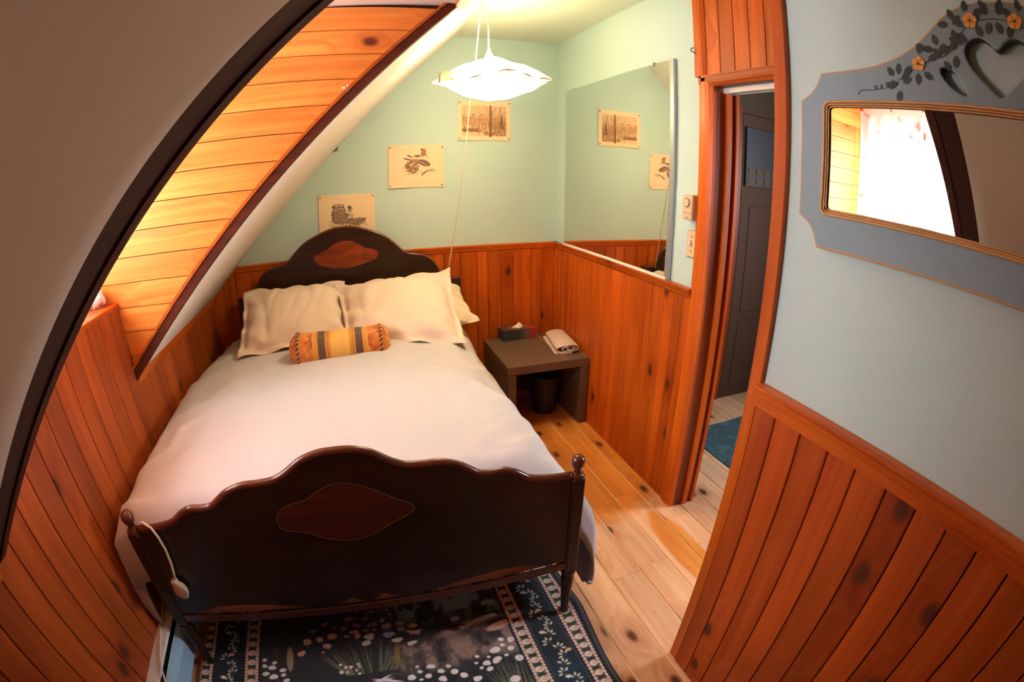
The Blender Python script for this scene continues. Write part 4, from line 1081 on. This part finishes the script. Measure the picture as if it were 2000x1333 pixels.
def towel():
    cx, cy, z0 = -.094, -.335, .447
    ang = -.16; ca, sa = math.cos(ang), math.sin(ang)
    # spiral cross-section (across x, z), thickened, run along y
    C = []
    turns = 2.35
    for k in range(80):
        t = k/79; a = -math.pi*.55-2*math.pi*turns*t; s = 1-.80*t
        C.append((.077*s*math.cos(a)+(.012*t), .0300*s*math.sin(a)+.0325))
    th = .0052
    Ln = .325
    def sec(v):
        sq = 1+.03*math.sin(v*9)
        out, inn = [], []
        for i, (x, z) in enumerate(C):
            p, q = C[max(0, i-1)], C[min(len(C)-1, i+1)]; dx, dz = q[0]-p[0], q[1]-p[1]; l = math.hypot(dx, dz)+1e-9
            nx, nz_ = -dz/l, dx/l
            out.append((x+nx*th*.5, z+nz_*th*.42)); inn.append((x-nx*th*.5, z-nz_*th*.42))
        return out+inn[::-1]
    b = MB(); NV = 26; n = len(C)*2
    for j in range(NV+1):
        v = j/NV
        edge = .006*math.sin(v*math.pi)
        for k, (x, z) in enumerate(sec(v)):
            w = (v-.5)*Ln*(1+.02*math.sin(k*.4))
            X = x*(1+.05*math.sin(v*4+1)); Z = z*(.94+.10*math.sin(v*3.0+.6))+.002*nz(x*40, w*18)
            b.v.append((cx+X*ca-w*sa, cy+X*sa+w*ca, z0+max(.0006, Z)))
    for j in range(NV):
        for k in range(n): b.f.append((j*n+k, (j+1)*n+k, (j+1)*n+(k+1) % n, j*n+(k+1) % n)); b.m.append(0)
    m = len(C)
    for j, fl_ in ((0, False), (NV, True)):
        for k in range(m-1):
            q = (j*n+k, j*n+k+1, j*n+n-2-k, j*n+n-1-k); b.f.append(q[::-1] if fl_ else q); b.m.append(0)
    # a loose folded layer under the roll on the bed side
    o = b.build('towel', MT['towel'], None, True, angle=60)
    tag(o, 'folded and rolled pale pink towel on the nightstand', 'towel')
    P = [(-.078, .0), (.03, .0), (.03, .010), (-.07, .012), (-.084, .007)]
    MB().prism(P, lambda u, v, d: (cx+(u-.004)*ca-d*sa, cy+(u-.004)*sa+d*ca, z0+v), Ln*.49, -Ln*.495).build('under_fold', MT['towel'], o, False)
towel()

# ================================================================== PENDANT LAMP
def lamp():
    cx, cy, cz = -.694, -.82, 1.962
    root = empty('pendant_lamp', (cx, cy, 1.90), 'crumpled white paper pendant lamp glowing above the bed', 'lamp')
    def rad(a):
        p = .98; s = .282+.012*math.cos(a)
        return s/(abs(math.cos(a))**p+abs(math.sin(a)*1.12)**p)**(1/p)
    def crink(x, y, s): return .012*(1-abs(nz(x*9+s, y*9, s))*2.5)+.008*nz(x*22, y*22, s)
    def zmid(x): return cz-.005+(x-cx)*.07
    def upf(u, v):
        a = 2*math.pi*u; rho = v; r = rad(a+.05)*1.03*rho
        x, y = cx+r*math.cos(a), cy+r*math.sin(a)
        z = zmid(x)+.004+(2.072-cz)*(1-rho**1.7)+.012*math.sin(a*4+1)*rho**3*(1-.6*rho)+crink(x, y, 3.1)*(.3+rho)*(1.2-rho)
        return (x, y, z)
    def lof(u, v):
        a = 2*math.pi*u; rho = v; r = rad(a)*(.90+.05*math.cos(a))*rho
        x, y = cx+r*math.cos(a), cy+r*math.sin(a)
        z = zmid(x)-.002-.088*(1-rho**2.2)+.006*math.sin(a*7)*rho**3+.012*math.sin(a*4+2.4)*rho**4*(1-rho)+crink(x, y, 6.4)*(.2+rho)*(1.2-rho)
        return (x, y, z)
    o = MB().grid(upf, 96, 24).build('upper_sheet', MT['shade'], root, True, (cx, cy, cz)); solidify(o, .0015)
    o = MB().grid(lof, 96, 26).build('lower_sheet', MT['shade'], root, True, (cx, cy, cz)); solidify(o, .0015)
    rim = [upf(k/96, 1.0) for k in range(96)]
    MB().tube([(x, y, z-.002) for x, y, z in rim], lambda t: .0030+.0016*math.sin(t*60), 6, True).build('rim_fold', MT['paper_fold'], root, True)
    # loose corner folded over at the slope side
    def flap(u, v):
        x, y = cx-.150-.110*u, cy-.095+.060*v-.05*u
        return (x, y, zmid(x)+.012+.030*math.sin(v*3.0+.3)*(1-u*.5)-.030*u*v+crink(x, y, 9.0)*.8)
    o = MB().grid(flap, 12, 12).build('folded_corner', MT['paper_fold'], root, True); solidify(o, .0012)
    MB().lathe([(.003, 2.129), (.007, 2.124), (.010, 2.104), (.018, 2.094), (.020, 2.076), (.018, 2.070)], (cx-.010, cy, 0), 16).build('socket', MT['white_plastic'], root, True)
    MB().lathe([(.004, -.052), (.018, -.046), (.027, -.02), (.026, 0), (.016, .03), (.013, .06)], (cx-.01, cy, 1.985), 16).build('bulb', MT['tissue'], root, True)
    P = [(cx-.012, cy, 2.124), (cx-.013, cy, 2.20), (cx-.016, cy, 2.269), (cx-.034, cy, 2.345), (-.742, -.825, 2.372)]
    MB().tube(P, .0036, 8).build('flex', MT['cord'], root, True)
    MB().lathe([(.012, 2.418), (.014, 2.422), (.014, 2.4285)], (-.742, -.825, -.048), 14).build('ceiling_hook', MT['white_plastic'], root, True)
    P = [(-.744, -.825, 2.372), (-.728, -.72, 2.25), (-.711, -.60, 2.116), (-.704, -.52, 2.02), (-.700, -.44, 1.93), (-.704, -.38, 1.72), (-.712, -.33, 1.551), (-.722, -.27, 1.38), (-.737, -.22, 1.222), (-.756, -.165, 1.06), (-.774, -.12, .915), (-.780, -.105, .86)]
    MB().tube(P, .0032, 8).build('switch_cord', MT['cord'], root, True)
lamp()

# ================================================================== WALL THINGS
mr = empty('wall_mirror', (-.01, -.71, 1.07), 'large frameless wall mirror above the wainscot beside the doorway', 'mirror')
MB().box((-.013, -1.250, 1.075), (-.002, -.149, 2.066)).build('mirror_glass', MT['mirror'], mr)
MB().prism([(0, 0), (.024, 0), (.024, .012), (.020, .014), (.0145, .016), (.0145, .012), (0, .010)][::-1], lambda u, v, d: (-.001-u, d, 1.062+v), -.150, -1.272).build('bottom_channel', MT['white_plastic'], mr)
MB().box((-.018, -1.282, 1.062), (-.001, -1.251, 2.068), .002).build('side_channel', MT['alu'], mr)
for y in (-.265, -1.122):
    MB().box((-.018, y-.006, 2.054), (-.001, y+.006, 2.074), .002).build('clip', MT['alu'], mr)

th = empty('thermostat', (-.018, -1.42, 1.355), 'beige wall thermostat with round dial beside the door casing', 'thermostat')
MB().box((-.042, -1.451, 1.354), (-.002, -1.386, 1.460), .004).build('housing', MT['cream_plastic'], th)
MB().lathe([(.019, .0), (.021, .001), (.021, .004), (.019, .006), (.013, .0065), (.012, .004), (.001, .004)], (0, 0, 0), 24, 'x')
d = MB().lathe([(.020, 0), (.020, .004), (.017, .006), (.001, .006)], (0, 0, 0), 24, 'x'); d.v = [(-.042-x, -1.4165+y, 1.426+z) for x, y, z in d.v]; d.f = [f[::-1] for f in d.f]
d.build('dial', MT['cream_plastic'], th)
MB().tube([(-.0465, -1.4165+.018*math.cos(a), 1.426+.018*math.sin(a)) for a in np.linspace(0, 2*math.pi, 28, endpoint=False)], .0016, 6, True).build('dial_ring', MT['grey_plastic'], th)
MB().box((-.0428, -1.449, 1.3835), (-.0418, -1.388, 1.3850)).build('seam', MT['grey_plastic'], th)
MB().box((-.0430, -1.430, 1.362), (-.0418, -1.406, 1.3645)).build('name_bar', MT['grey_plastic'], th)
sw = empty('light_switch', (-.004, -1.42, 1.198), 'cream light switch plate below the thermostat', 'light switch')
MB().box((-.009, -1.452, 1.196), (-.002, -1.386, 1.310), .003).build('plate', MT['cream_plastic'], sw)
MB().box((-.020, -1.424, 1.246), (-.008, -1.414, 1.268), .003).build('toggle', MT['white_plastic'], sw)
for z in (1.284, 1.222):
    s_ = MB().lathe([(.004, 0), (.004, .001), (.002, .0015)], (0, 0, 0), 12, 'x'); s_.v = [(-.0088-x, -1.419+y, z+zz) for x, y, zz in s_.v]; s_.f = [f[::-1] for f in s_.f]
    s_.build('screw', MT['grey_plastic'], sw)
hk = MB().tube([(-.020, -1.449, 2.060), (-.034, -1.446, 2.061), (-.044, -1.440, 2.066), (-.046, -1.438, 2.073), (-.042, -1.440, 2.080), (-.034, -1.444, 2.083)], .0022, 8).build('hook', MT['black_metal'], None, True)
tag(hk, 'small black cup hook high on the door casing', 'hook')

def print_frame(name, x0, x1, z0, z1, label, paint, tilt=0.0, nx=170):
    W, Hh = x1-x0, z1-z0; ny = int(nx*Hh/W)
    root = empty(name, ((x0+x1)/2, -.002, z0), label, 'picture', 'art prints pinned to the back wall')
    c = Canvas(nx, ny, c8(238, 214, 180), 1.0, Hh/W, 0, 0); paint(c, Hh/W)
    cx, cz = (x0+x1)/2, (z0+z1)/2; ca, sa = math.cos(tilt), math.sin(tilt)
    def fn(X, Y):
        u, v = X*W-W/2, Y*W-Hh/2
        bow = .0035*np.clip((np.abs(v)/Hh*2-.8)*5, 0, 1)*np.sin(X*7+1)+.002*(np.sin(X*5)+1)
        return (cx+u*ca-v*sa, -.0025-bow, cz+u*sa+v*ca)
    c.a = c.a*.80+np.array(c8(232, 200, 164))*.20
    o = c.mesh('sheet', fn, MT['print'], root, (cx, -.002, cz)); solidify(o, .0006, 0)
    for su in (-1, 1):
        for sv in (-1, 1):
            u, v = su*(W/2-.012), sv*(Hh/2-.014)
            px, pz = cx+u*ca-v*sa, cz+u*sa+v*ca
            s_ = MB().lathe([(.0042, 0), (.0042, .002), (.0025, .0035)], (0, 0, 0), 10, 'y'); s_.v = [(px+x, -.0075-y, pz+z) for x, y, z in s_.v]; s_.f = [f[::-1] for f in s_.f]
            s_.build('pin', MT['pin'], root)
INK = c8(84, 64, 56); INK2 = c8(142, 112, 94); LT = c8(226, 198, 168)
def border(c, h):
    for a, b in (((.07, .07), (.93, .07)), ((.93, .07), (.93, h-.07)), ((.93, h-.07), (.07, h-.07)), ((.07, h-.07), (.07, .07))): c.seg(a, b, .0008, c8(196, 160, 128), .8)
def duck(c, h):
    border(c, h); n = c.noise(30, 26, 5); r = np.random.default_rng(2)
    c.ell(.36, .43, .13, .15, INK2); c.rect(.25, .34, .46, .56, INK2); c.ell(.355, .575, .10, .03, INK2); c.ell(.36, .572, .075, .016, LT); c.ell(.27, .55, .035, .02, INK)
    c.mix((n-.5)*6*((np.abs(c.X-.35) < .13) & (np.abs(c.Y-.45) < .13)), INK); c.seg((.25, .5), (.46, .52), .006, LT, .7)
    c.ell(.42, .33, .19, .10, INK2, .9); c.ell(.50, .36, .10, .08, INK2); c.ell(.56, .40, .045, .10, LT, .9, .1); c.ell(.555, .50, .032, .05, INK2); c.ell(.55, .535, .036, .032, INK); c.seg((.58, .525), (.615, .515), .008, INK, 1, .003)
    c.mix((n-.48)*6*(((c.X-.45)/.22)**2+((c.Y-.33)/.10)**2 < 1), INK)
    c.ell(.66, .27, .17, .07, INK2, 1, .22); c.ell(.80, .31, .05, .02, INK, 1, .3); c.mix((n-.5)*6*(((c.X-.66)/.17)**2+((c.Y-.27)/.07)**2 < 1), INK)
    c.ell(.30, .22, .10, .035, LT, 1); c.ell(.45, .20, .12, .03, LT, 1, .5); c.ell(.62, .19, .14, .03, LT, 1, -.2); c.seg((.40, .13), (.52, .26), .008, INK, .8); c.seg((.53, .26), (.58, .18), .008, INK, .8)
    for k in range(60):
        a = r.uniform(.2, .86); b = r.uniform(.17, .30); c.seg((a, b), (a+r.uniform(-.03, .03), b+r.uniform(.02, .07)), .0025, INK if k % 2 else INK2, .7)
    c.seg((.22, .17), (.36, .155), .006, INK, .6)
def grouse(c, h):
    border(c, h); n = c.noise(34, 28, 6); r = np.random.default_rng(4)
    br, dk = c8(150, 98, 62), c8(92, 60, 42)
    c.ell(.63, .63, .045, .075, br, 1, -.35); c.ell(.60, .69, .022, .022, dk); c.seg((.66, .60), (.71, .55), .012, dk, 1, .003); c.ell(.52, .57, .06, .022, dk)
    c.seg((.35, .585), (.45, .535), .014, dk); c.seg((.29, .53), (.40, .50), .014, dk)
    c.ell(.58, .47, .16, .05, br, 1, -.25); c.ell(.64, .44, .12, .05, dk, .8, -.3); c.ell(.55, .53, .16, .02, LT, 1, -.05)
    for k in range(14): c.seg((.48+k*.012, .50-k*.004), (.60+k*.010, .44-k*.004), .0025, dk if k % 2 else LT, .8)
    c.ell(.40, .37, .095, .11, br); c.ell(.46, .36, .08, .10, br); c.ell(.42, .47, .022, .022, dk); c.ell(.345, .455, .018, .018, br)
    c.mix((n-.5)*7*(((c.X-.42)/.14)**2+((c.Y-.37)/.11)**2 < 1), dk); c.mix((.45-n)*7*(((c.X-.42)/.12)**2+((c.Y-.37)/.10)**2 < 1), LT)
    c.ell(.42, .245, .14, .012, c8(196, 168, 140), .9); c.seg((.60, .23), (.70, .30), .012, dk); c.seg((.70, .30), (.76, .31), .008, dk)
    for k in range(26):
        a, b = r.uniform(.2, .82), r.uniform(.2, .42)
        if abs(a-.43) > .14: c.seg((a, b), (a+r.uniform(.01, .05), b+r.uniform(-.01, .02)), .004, dk if k % 3 else br, .8)
def forest(c, h):
    x0, x1, z0, z1 = .085, .915, .085, h-.10
    S = c8(222, 180, 140); c.rect(x0, z0, x1, z1, S); ins = (c.X > x0) & (c.X < x1) & (c.Y > z0) & (c.Y < z1)
    n = c.noise(20, 16, 3); n2 = c.noise(60, 20, 4); n3 = c.noise(50, 40, 9); br, dk, md = c8(146, 92, 58), c8(96, 58, 36), c8(186, 132, 92)
    c.mix(ins*np.clip((.46-c.Y+.10*(n-.5))/.06, 0, 1)*.8*(c.Y > .30), md); c.mix(ins*(c.Y > .30)*(c.Y < .50)*np.clip((n3-.5)*5, 0, 1), br)
    c.mix(ins*(c.Y < .31)*np.clip((n2-.42)*5, 0, 1), br); c.mix(ins*(np.abs(c.Y-.20) < .035)*(c.X < .42)*.85, br); c.mix(ins*(np.abs(c.Y-.19) < .012)*(c.X < .38)*.85, dk)
    c.mix(ins*(c.Y < .15)*(c.X < .50)*.8, c8(232, 200, 162)); c.mix(ins*(c.X > .58)*(c.Y < .36)*np.clip((n3-.42)*5, 0, 1), br)
    c.seg((.61, z0), (.615, z1), .022, dk, .9, .016); c.seg((.645, z0), (.648, z1-.1), .008, br, .8)
    for a, b, w in (((.60, .52), (.50, z1), .007), ((.62, .50), (.72, z1), .007), ((.82, .25), (.80, z1), .010), ((.74, .22), (.80, .66), .008), ((.69, .2), (.70, .62), .006), ((.40, z0), (.395, .64), .005), ((.40, .42), (.46, .56), .004), ((.88, .3), (.88, .55), .008)): c.seg(a, b, w, br, .85, w*.4)
    for k in range(16):
        t = k/15; c.rect(.825-.045*(1-t)-.004, .22+t*.28, .825+.045*(1-t)+.004, .24+t*.28, dk, .75)
    r = np.random.default_rng(8)
    for k in range(50):
        a = r.uniform(.5, .9); b = r.uniform(.45, z1-.06); c.seg((a, b), (a+r.uniform(-.06, .06), b+r.uniform(.0, .06)), .0016, br, .6)
    c.seg((.50, .12), (.55, .19), .005, dk, .9); c.ell(.54, .13, .06, .02, br, .9)
print_frame('duck_print', -1.540, -1.194, 1.170, 1.436, 'duck and stump print, lowest on the back wall behind the headboard', duck, -.028)
print_frame('grouse_print', -1.103, -.760, 1.449, 1.715, 'brown print of three ground birds above and right of the duck print', grouse, -.012)
print_frame('forest_print', -.673, -.328, 1.738, 1.998, 'sepia forest print on the back wall under the lamp', forest, -.006)
tw = MB()
tw.tube([(-1.435, -.006, 1.700), (-1.425, -.008, 1.708), (-1.412, -.010, 1.718), (-1.404, -.012, 1.728)], .003, 6); tw.tube([(-1.422, -.008, 1.709), (-1.405, -.010, 1.708)], .0022, 6)
tw = tw.build('dried_twig', MT['twig'], None, True); tag(tw, 'tiny dark twig on the back wall beside the sloping ceiling', 'twig')
st = MB()
for k in range(6):
    a = k*math.pi/3+.3; st.tube([(-1.34, YC-.010, 1.834), (-1.34+.013*math.cos(a), YC-.013, 1.834+.015*math.sin(a)), (-1.34+.020*math.cos(a+.25), YC-.011, 1.834+.021*math.sin(a+.25))], .0028, 6)
st = st.build('star_ornament', MT['tissue'], None, True); tag(st, 'small white star ornament on the honey planks by the edge board', 'ornament')

# ---- heart mirror on the near wall
def heart_mirror():
    YCn = -2.800
    xb, xf = XN-.002, XN-.027
    root = empty('heart_mirror', (XN-.012, YCn, 1.41), 'slate blue painted mirror with heart cut-out on the near wall', 'mirror')
    out = [(.431, 1.591), (.427, 1.469), (.409, 1.460), (.394, 1.447), (.384, 1.430), (.376, 1.411)]
    up_ = [(.431, 1.699), (.409, 1.711), (.394, 1.725), (.385, 1.738), (.378, 1.753), (.324, 1.754), (.278, 1.757), (.249, 1.761), (.220, 1.769), (.191, 1.780), (.163, 1.795), (.142, 1.811), (.121, 1.829), (.103, 1.845), (.081, 1.858), (.053, 1.868), (.023, 1.872)]
    half = out[::-1]+up_           # from bottom to the top middle, in distance from the centre line
    outer = [(d, z) for d, z in half]+[(-d, z) for d, z in half[::-1]]
    heart = [(-.001, .711), (.024, .729), (.048, .751), (.061, .770), (.066, .787), (.060, .803), (.045, .814), (.028, .815), (.012, .806), (0, .796)]
    heart = closed([(d, z+1) for d, z in heart]+[(-d, z+1) for d, z in heart[-2:0:-1]], 3)
    oval = closed([(.112, 1.763), (.117, 1.750), (.104, 1.731), (.084, 1.716), (.066, 1.709), (.060, 1.717), (.069, 1.735), (.082, 1.752), (.097, 1.761)], 3)
    oval2 = [(-d, z) for d, z in oval]
    def rrect(d, z0, z1, r, n=5):
        P = []
        for cx, cz, a0 in ((d-r, z1-r, 0), (-d+r, z1-r, 90), (-d+r, z0+r, 180), (d-r, z0+r, 270)):
            for k in range(n+1):
                a = math.radians(a0+90*k/n); P.append((cx+r*math.cos(a), cz+r*math.sin(a)))
        return P
    opening = rrect(.376, 1.473, 1.698, .012)
    cu = bpy.data.curves.new('mirror_frame', 'CURVE'); cu.dimensions = '2D'; cu.fill_mode = 'BOTH'; cu.extrude = (xf-xb)/-2-.004; cu.bevel_depth = .004; cu.bevel_resolution = 2
    for P in (outer, heart, oval, oval2, opening):
        s = cu.splines.new('POLY'); s.points.add(len(P)-1); s.use_cyclic_u = True
        for i, (d, z) in enumerate(P): s.points[i].co = (d, z-1.64, 0, 1)
    tmp = bpy.data.objects.new('tmp', cu); sc.collection.objects.link(tmp)
    dg = bpy.context.evaluated_depsgraph_get(); me = bpy.data.meshes.new_from_object(tmp.evaluated_get(dg)); bpy.data.objects.remove(tmp)
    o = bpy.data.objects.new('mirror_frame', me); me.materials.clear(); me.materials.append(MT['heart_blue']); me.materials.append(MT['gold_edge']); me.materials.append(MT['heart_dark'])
    for p_ in me.polygons:
        if abs(p_.normal.z) < .97:
            c_ = p_.center; me_ = math.hypot(c_.x, c_.y)
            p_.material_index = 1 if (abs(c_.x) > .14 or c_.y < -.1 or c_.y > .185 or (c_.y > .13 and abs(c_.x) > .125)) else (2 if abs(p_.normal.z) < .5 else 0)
    # local x -> world +y (towards the doorway), local y -> z, local z -> -x (into the room)
    link(o, root, ((xb+xf)/2, YCn, 1.64)); o.rotation_euler = Matrix(((0, 0, -1), (1, 0, 0), (0, 1, 0))).to_euler()
    # bead round the glass
    ins = rrect(.368, 1.480, 1.691, .010)
    b = MB()
    for off, rr, xx in ((.0045, .0028, xf-.0015), (0, .0022, xf+.001), (-.004, .002, xf+.003)):
        P = rrect(.368+off, 1.480-off, 1.691+off, .010+max(0, off))
        b.tube([(xx, YCn+d, z) for d, z in P], rr, 6, True)
    b.build('gold_bead', MT['gold_edge'], root, True)
    MB().box((XN-.021, YCn-.372, 1.477), (XN-.017, YCn+.372, 1.694)).build('mirror_glass', MT['mirror'], root)
    # painted spray of leaves and flowers on the crest (mirrored about the middle)
    xp = xf-.0006
    def petal(b, y, z, a, l, w, dx=0.0):
        P = [(0, -w*.15), (l*.35, -w*.5), (l*.75, -w*.38), (l, 0), (l*.75, w*.38), (l*.35, w*.5), (0, w*.15)]
        b.add([(xp-dx, y+(u*math.cos(a)-v*math.sin(a)), z+(u*math.sin(a)+v*math.cos(a))) for u, v in P], [tuple(range(7))[::-1]])
    LV = [(-2.59,1.744,2.2),(-2.601,1.747,1.5),(-2.591,1.723,2.8),(-2.61,1.732,.4),(-2.604,1.716,4.4),(-2.623,1.751,3.9),(-2.648,1.783,1.6),(-2.643,1.748,4.6),(-2.655,1.75,5.6),(-2.685,1.799,1.9),(-2.676,1.79,3.0),(-2.683,1.781,3.6),(-2.697,1.785,.6),(-2.697,1.769,5.4),(-2.724,1.801,.5),(-2.722,1.844,1.9),(-2.711,1.836,3.2),(-2.731,1.819,5.4),(-2.748,1.858,1.5),(-2.721,1.779,4.6),(-2.775,1.846,3.1),(-2.786,1.851,1.5),(-2.793,1.838,4.4),(-2.74,1.83,2.4),(-2.66,1.79,2.6),(-2.70,1.80,4.2),(-2.715,1.79,1.2),(-2.73,1.805,2.9),(-2.735,1.85,4.0),(-2.765,1.853,.4),(-2.72,1.825,4.9),(-2.69,1.776,2.2),(-2.615,1.745,.9),(-2.598,1.731,3.4),(-2.79,1.86,2.2),(-2.768,1.832,5.0)]
    r = np.random.default_rng(6)
    for m in (1, -1):
        for li, (y, z, a) in enumerate(LV):
            if m == -1 and y > -2.62 and False: continue
            b = MB(); yy_ = YCn+m*(y-YCn); aa = (math.pi-a) if m == 1 else a
            petal(b, yy_, z, aa, .021, .013, .00006*li)
            b.build('painted_leaf', MT['leaf'], root)
        C_ = [(-2.509,1.709),(-2.513,1.714),(-2.520,1.718),(-2.531,1.718),(-2.543,1.717),(-2.551,1.719),(-2.553,1.724),(-2.550,1.727),(-2.547,1.725),(-2.549,1.720),(-2.556,1.719),(-2.563,1.721),(-2.566,1.726),(-2.563,1.728),(-2.560,1.725),(-2.563,1.721),(-2.570,1.720),(-2.576,1.724),(-2.580,1.729)]
        b = MB(); b.tube([(xp-.0002, YCn+m*(y-YCn), z) for y, z in C_], .0007, 4); b.build('painted_tendril', MT['leaf'], root)
        b = MB(); b.tube([(xp, YCn+m*(y-YCn), z) for y, z in ((-2.60, 1.735), (-2.625, 1.75), (-2.645, 1.762), (-2.67, 1.772), (-2.70, 1.78), (-2.72, 1.80), (-2.735, 1.82), (-2.755, 1.84), (-2.80, 1.845))], .0008, 4); b.build('painted_stem', MT['leaf'], root)
    for y, z, s_ in ((-2.645, 1.765, 1.0), (-2.756, 1.841, 1.05), (-2.841, 1.840, 1.05), (-2.955, 1.765, 1.0)):
        b = MB()
        for k in range(5):
            a = 2*math.pi*k/5+.4; P = [(0, 0), (.006, -.0055), (.011, -.006), (.0138, 0), (.011, .006), (.006, .0055)]
            b.add([(xp-.0030, y+s_*(u*math.cos(a)-v*math.sin(a)), z+s_*(u*math.sin(a)+v*math.cos(a))) for u, v in P], [tuple(range(6))[::-1]])
        f_ = b.build('painted_flower', MT['petal'], root)
        MB().add([(xp-.0036, y+.0025*math.cos(a), z+.0025*math.sin(a)) for a in np.linspace(0, 2*math.pi, 10, endpoint=False)], [tuple(range(10))[::-1]]).build('flower_eye', MT['flower_eye'], f_)
heart_mirror()

# ================================================================== CURTAINS
def curtain(y0, y1, seed, label):
    root = empty('curtain', (-2.50, (y0+y1)/2, ZSILL), label, 'curtain', 'floral curtains in the dormer')
    W = y1-y0
    def fn(u, v):
        y = y0+W*u; z0 = ZSILL+.010
        sag = .035*abs(math.sin(u*math.pi*2))
        zt = 2.125-sag
        z = z0+(zt-z0)*v
        x = -2.525+.012*math.sin(u*W*70+seed)+.008*math.sin(u*W*31+v*2+seed)+.010*(1-v)*math.sin(u*W*24+seed*2)
        # the hem rests on the sill and bunches forward
        k = max(0, 1-v/.12); x += .09*k*k+.012*k*math.sin(u*40+seed)
        return (x, y, z)
    MB().grid(fn, 70, 60).build('cloth', MT['curtain'], root, True)
    for k in range(3):
        y = y0+W*k/2+(.012 if k == 0 else -.012 if k == 2 else 0)
        MB().tube([(-2.525+.010*math.cos(a), y, 2.132+.012*math.sin(a)) for a in np.linspace(0, 2*math.pi, 14, endpoint=False)], .0022, 6, True).build('ring', MT['twig'], root, True)
curtain(-1.775, -1.290, 1.0, 'floral sheer curtain in the dormer, nearest the honey planks in the mirror')
curtain(-2.290, -1.785, 2.6, 'floral sheer curtain beside the dark edge board in the mirror')
rd = MB().tube([(-2.525, YN+.004, 2.146), (-2.525, YC-.008, 2.146)], .006, 10).build('curtain_rod', MT['sash'], None, True)
tag(rd, 'thin white curtain rod across the dormer window', 'curtain rod')

# the wadded hem of the far curtain that shows on the sill
def wad():
    def fn(u, v):
        a = 2*math.pi*u; b_ = math.pi*v
        r = .052*(1+.22*math.sin(a*3+b_*2)+.12*math.sin(a*7))
        return (-2.385+r*math.sin(b_)*math.cos(a)*1.1, -1.318+r*math.sin(b_)*math.sin(a)*.72, ZSILL+.042-.042*math.cos(b_)*(1+.1*math.sin(a*4)))
    o = MB().grid(fn, 40, 20).build('bundled_cloth', MT['curtain_solid'], None, True)
    tag(o, 'crumpled pink floral cloth bundled on the dormer sill', 'cloth')
MT['curtain_solid'] = curtain_mat('crumpled_floral_cotton', True)
wad()
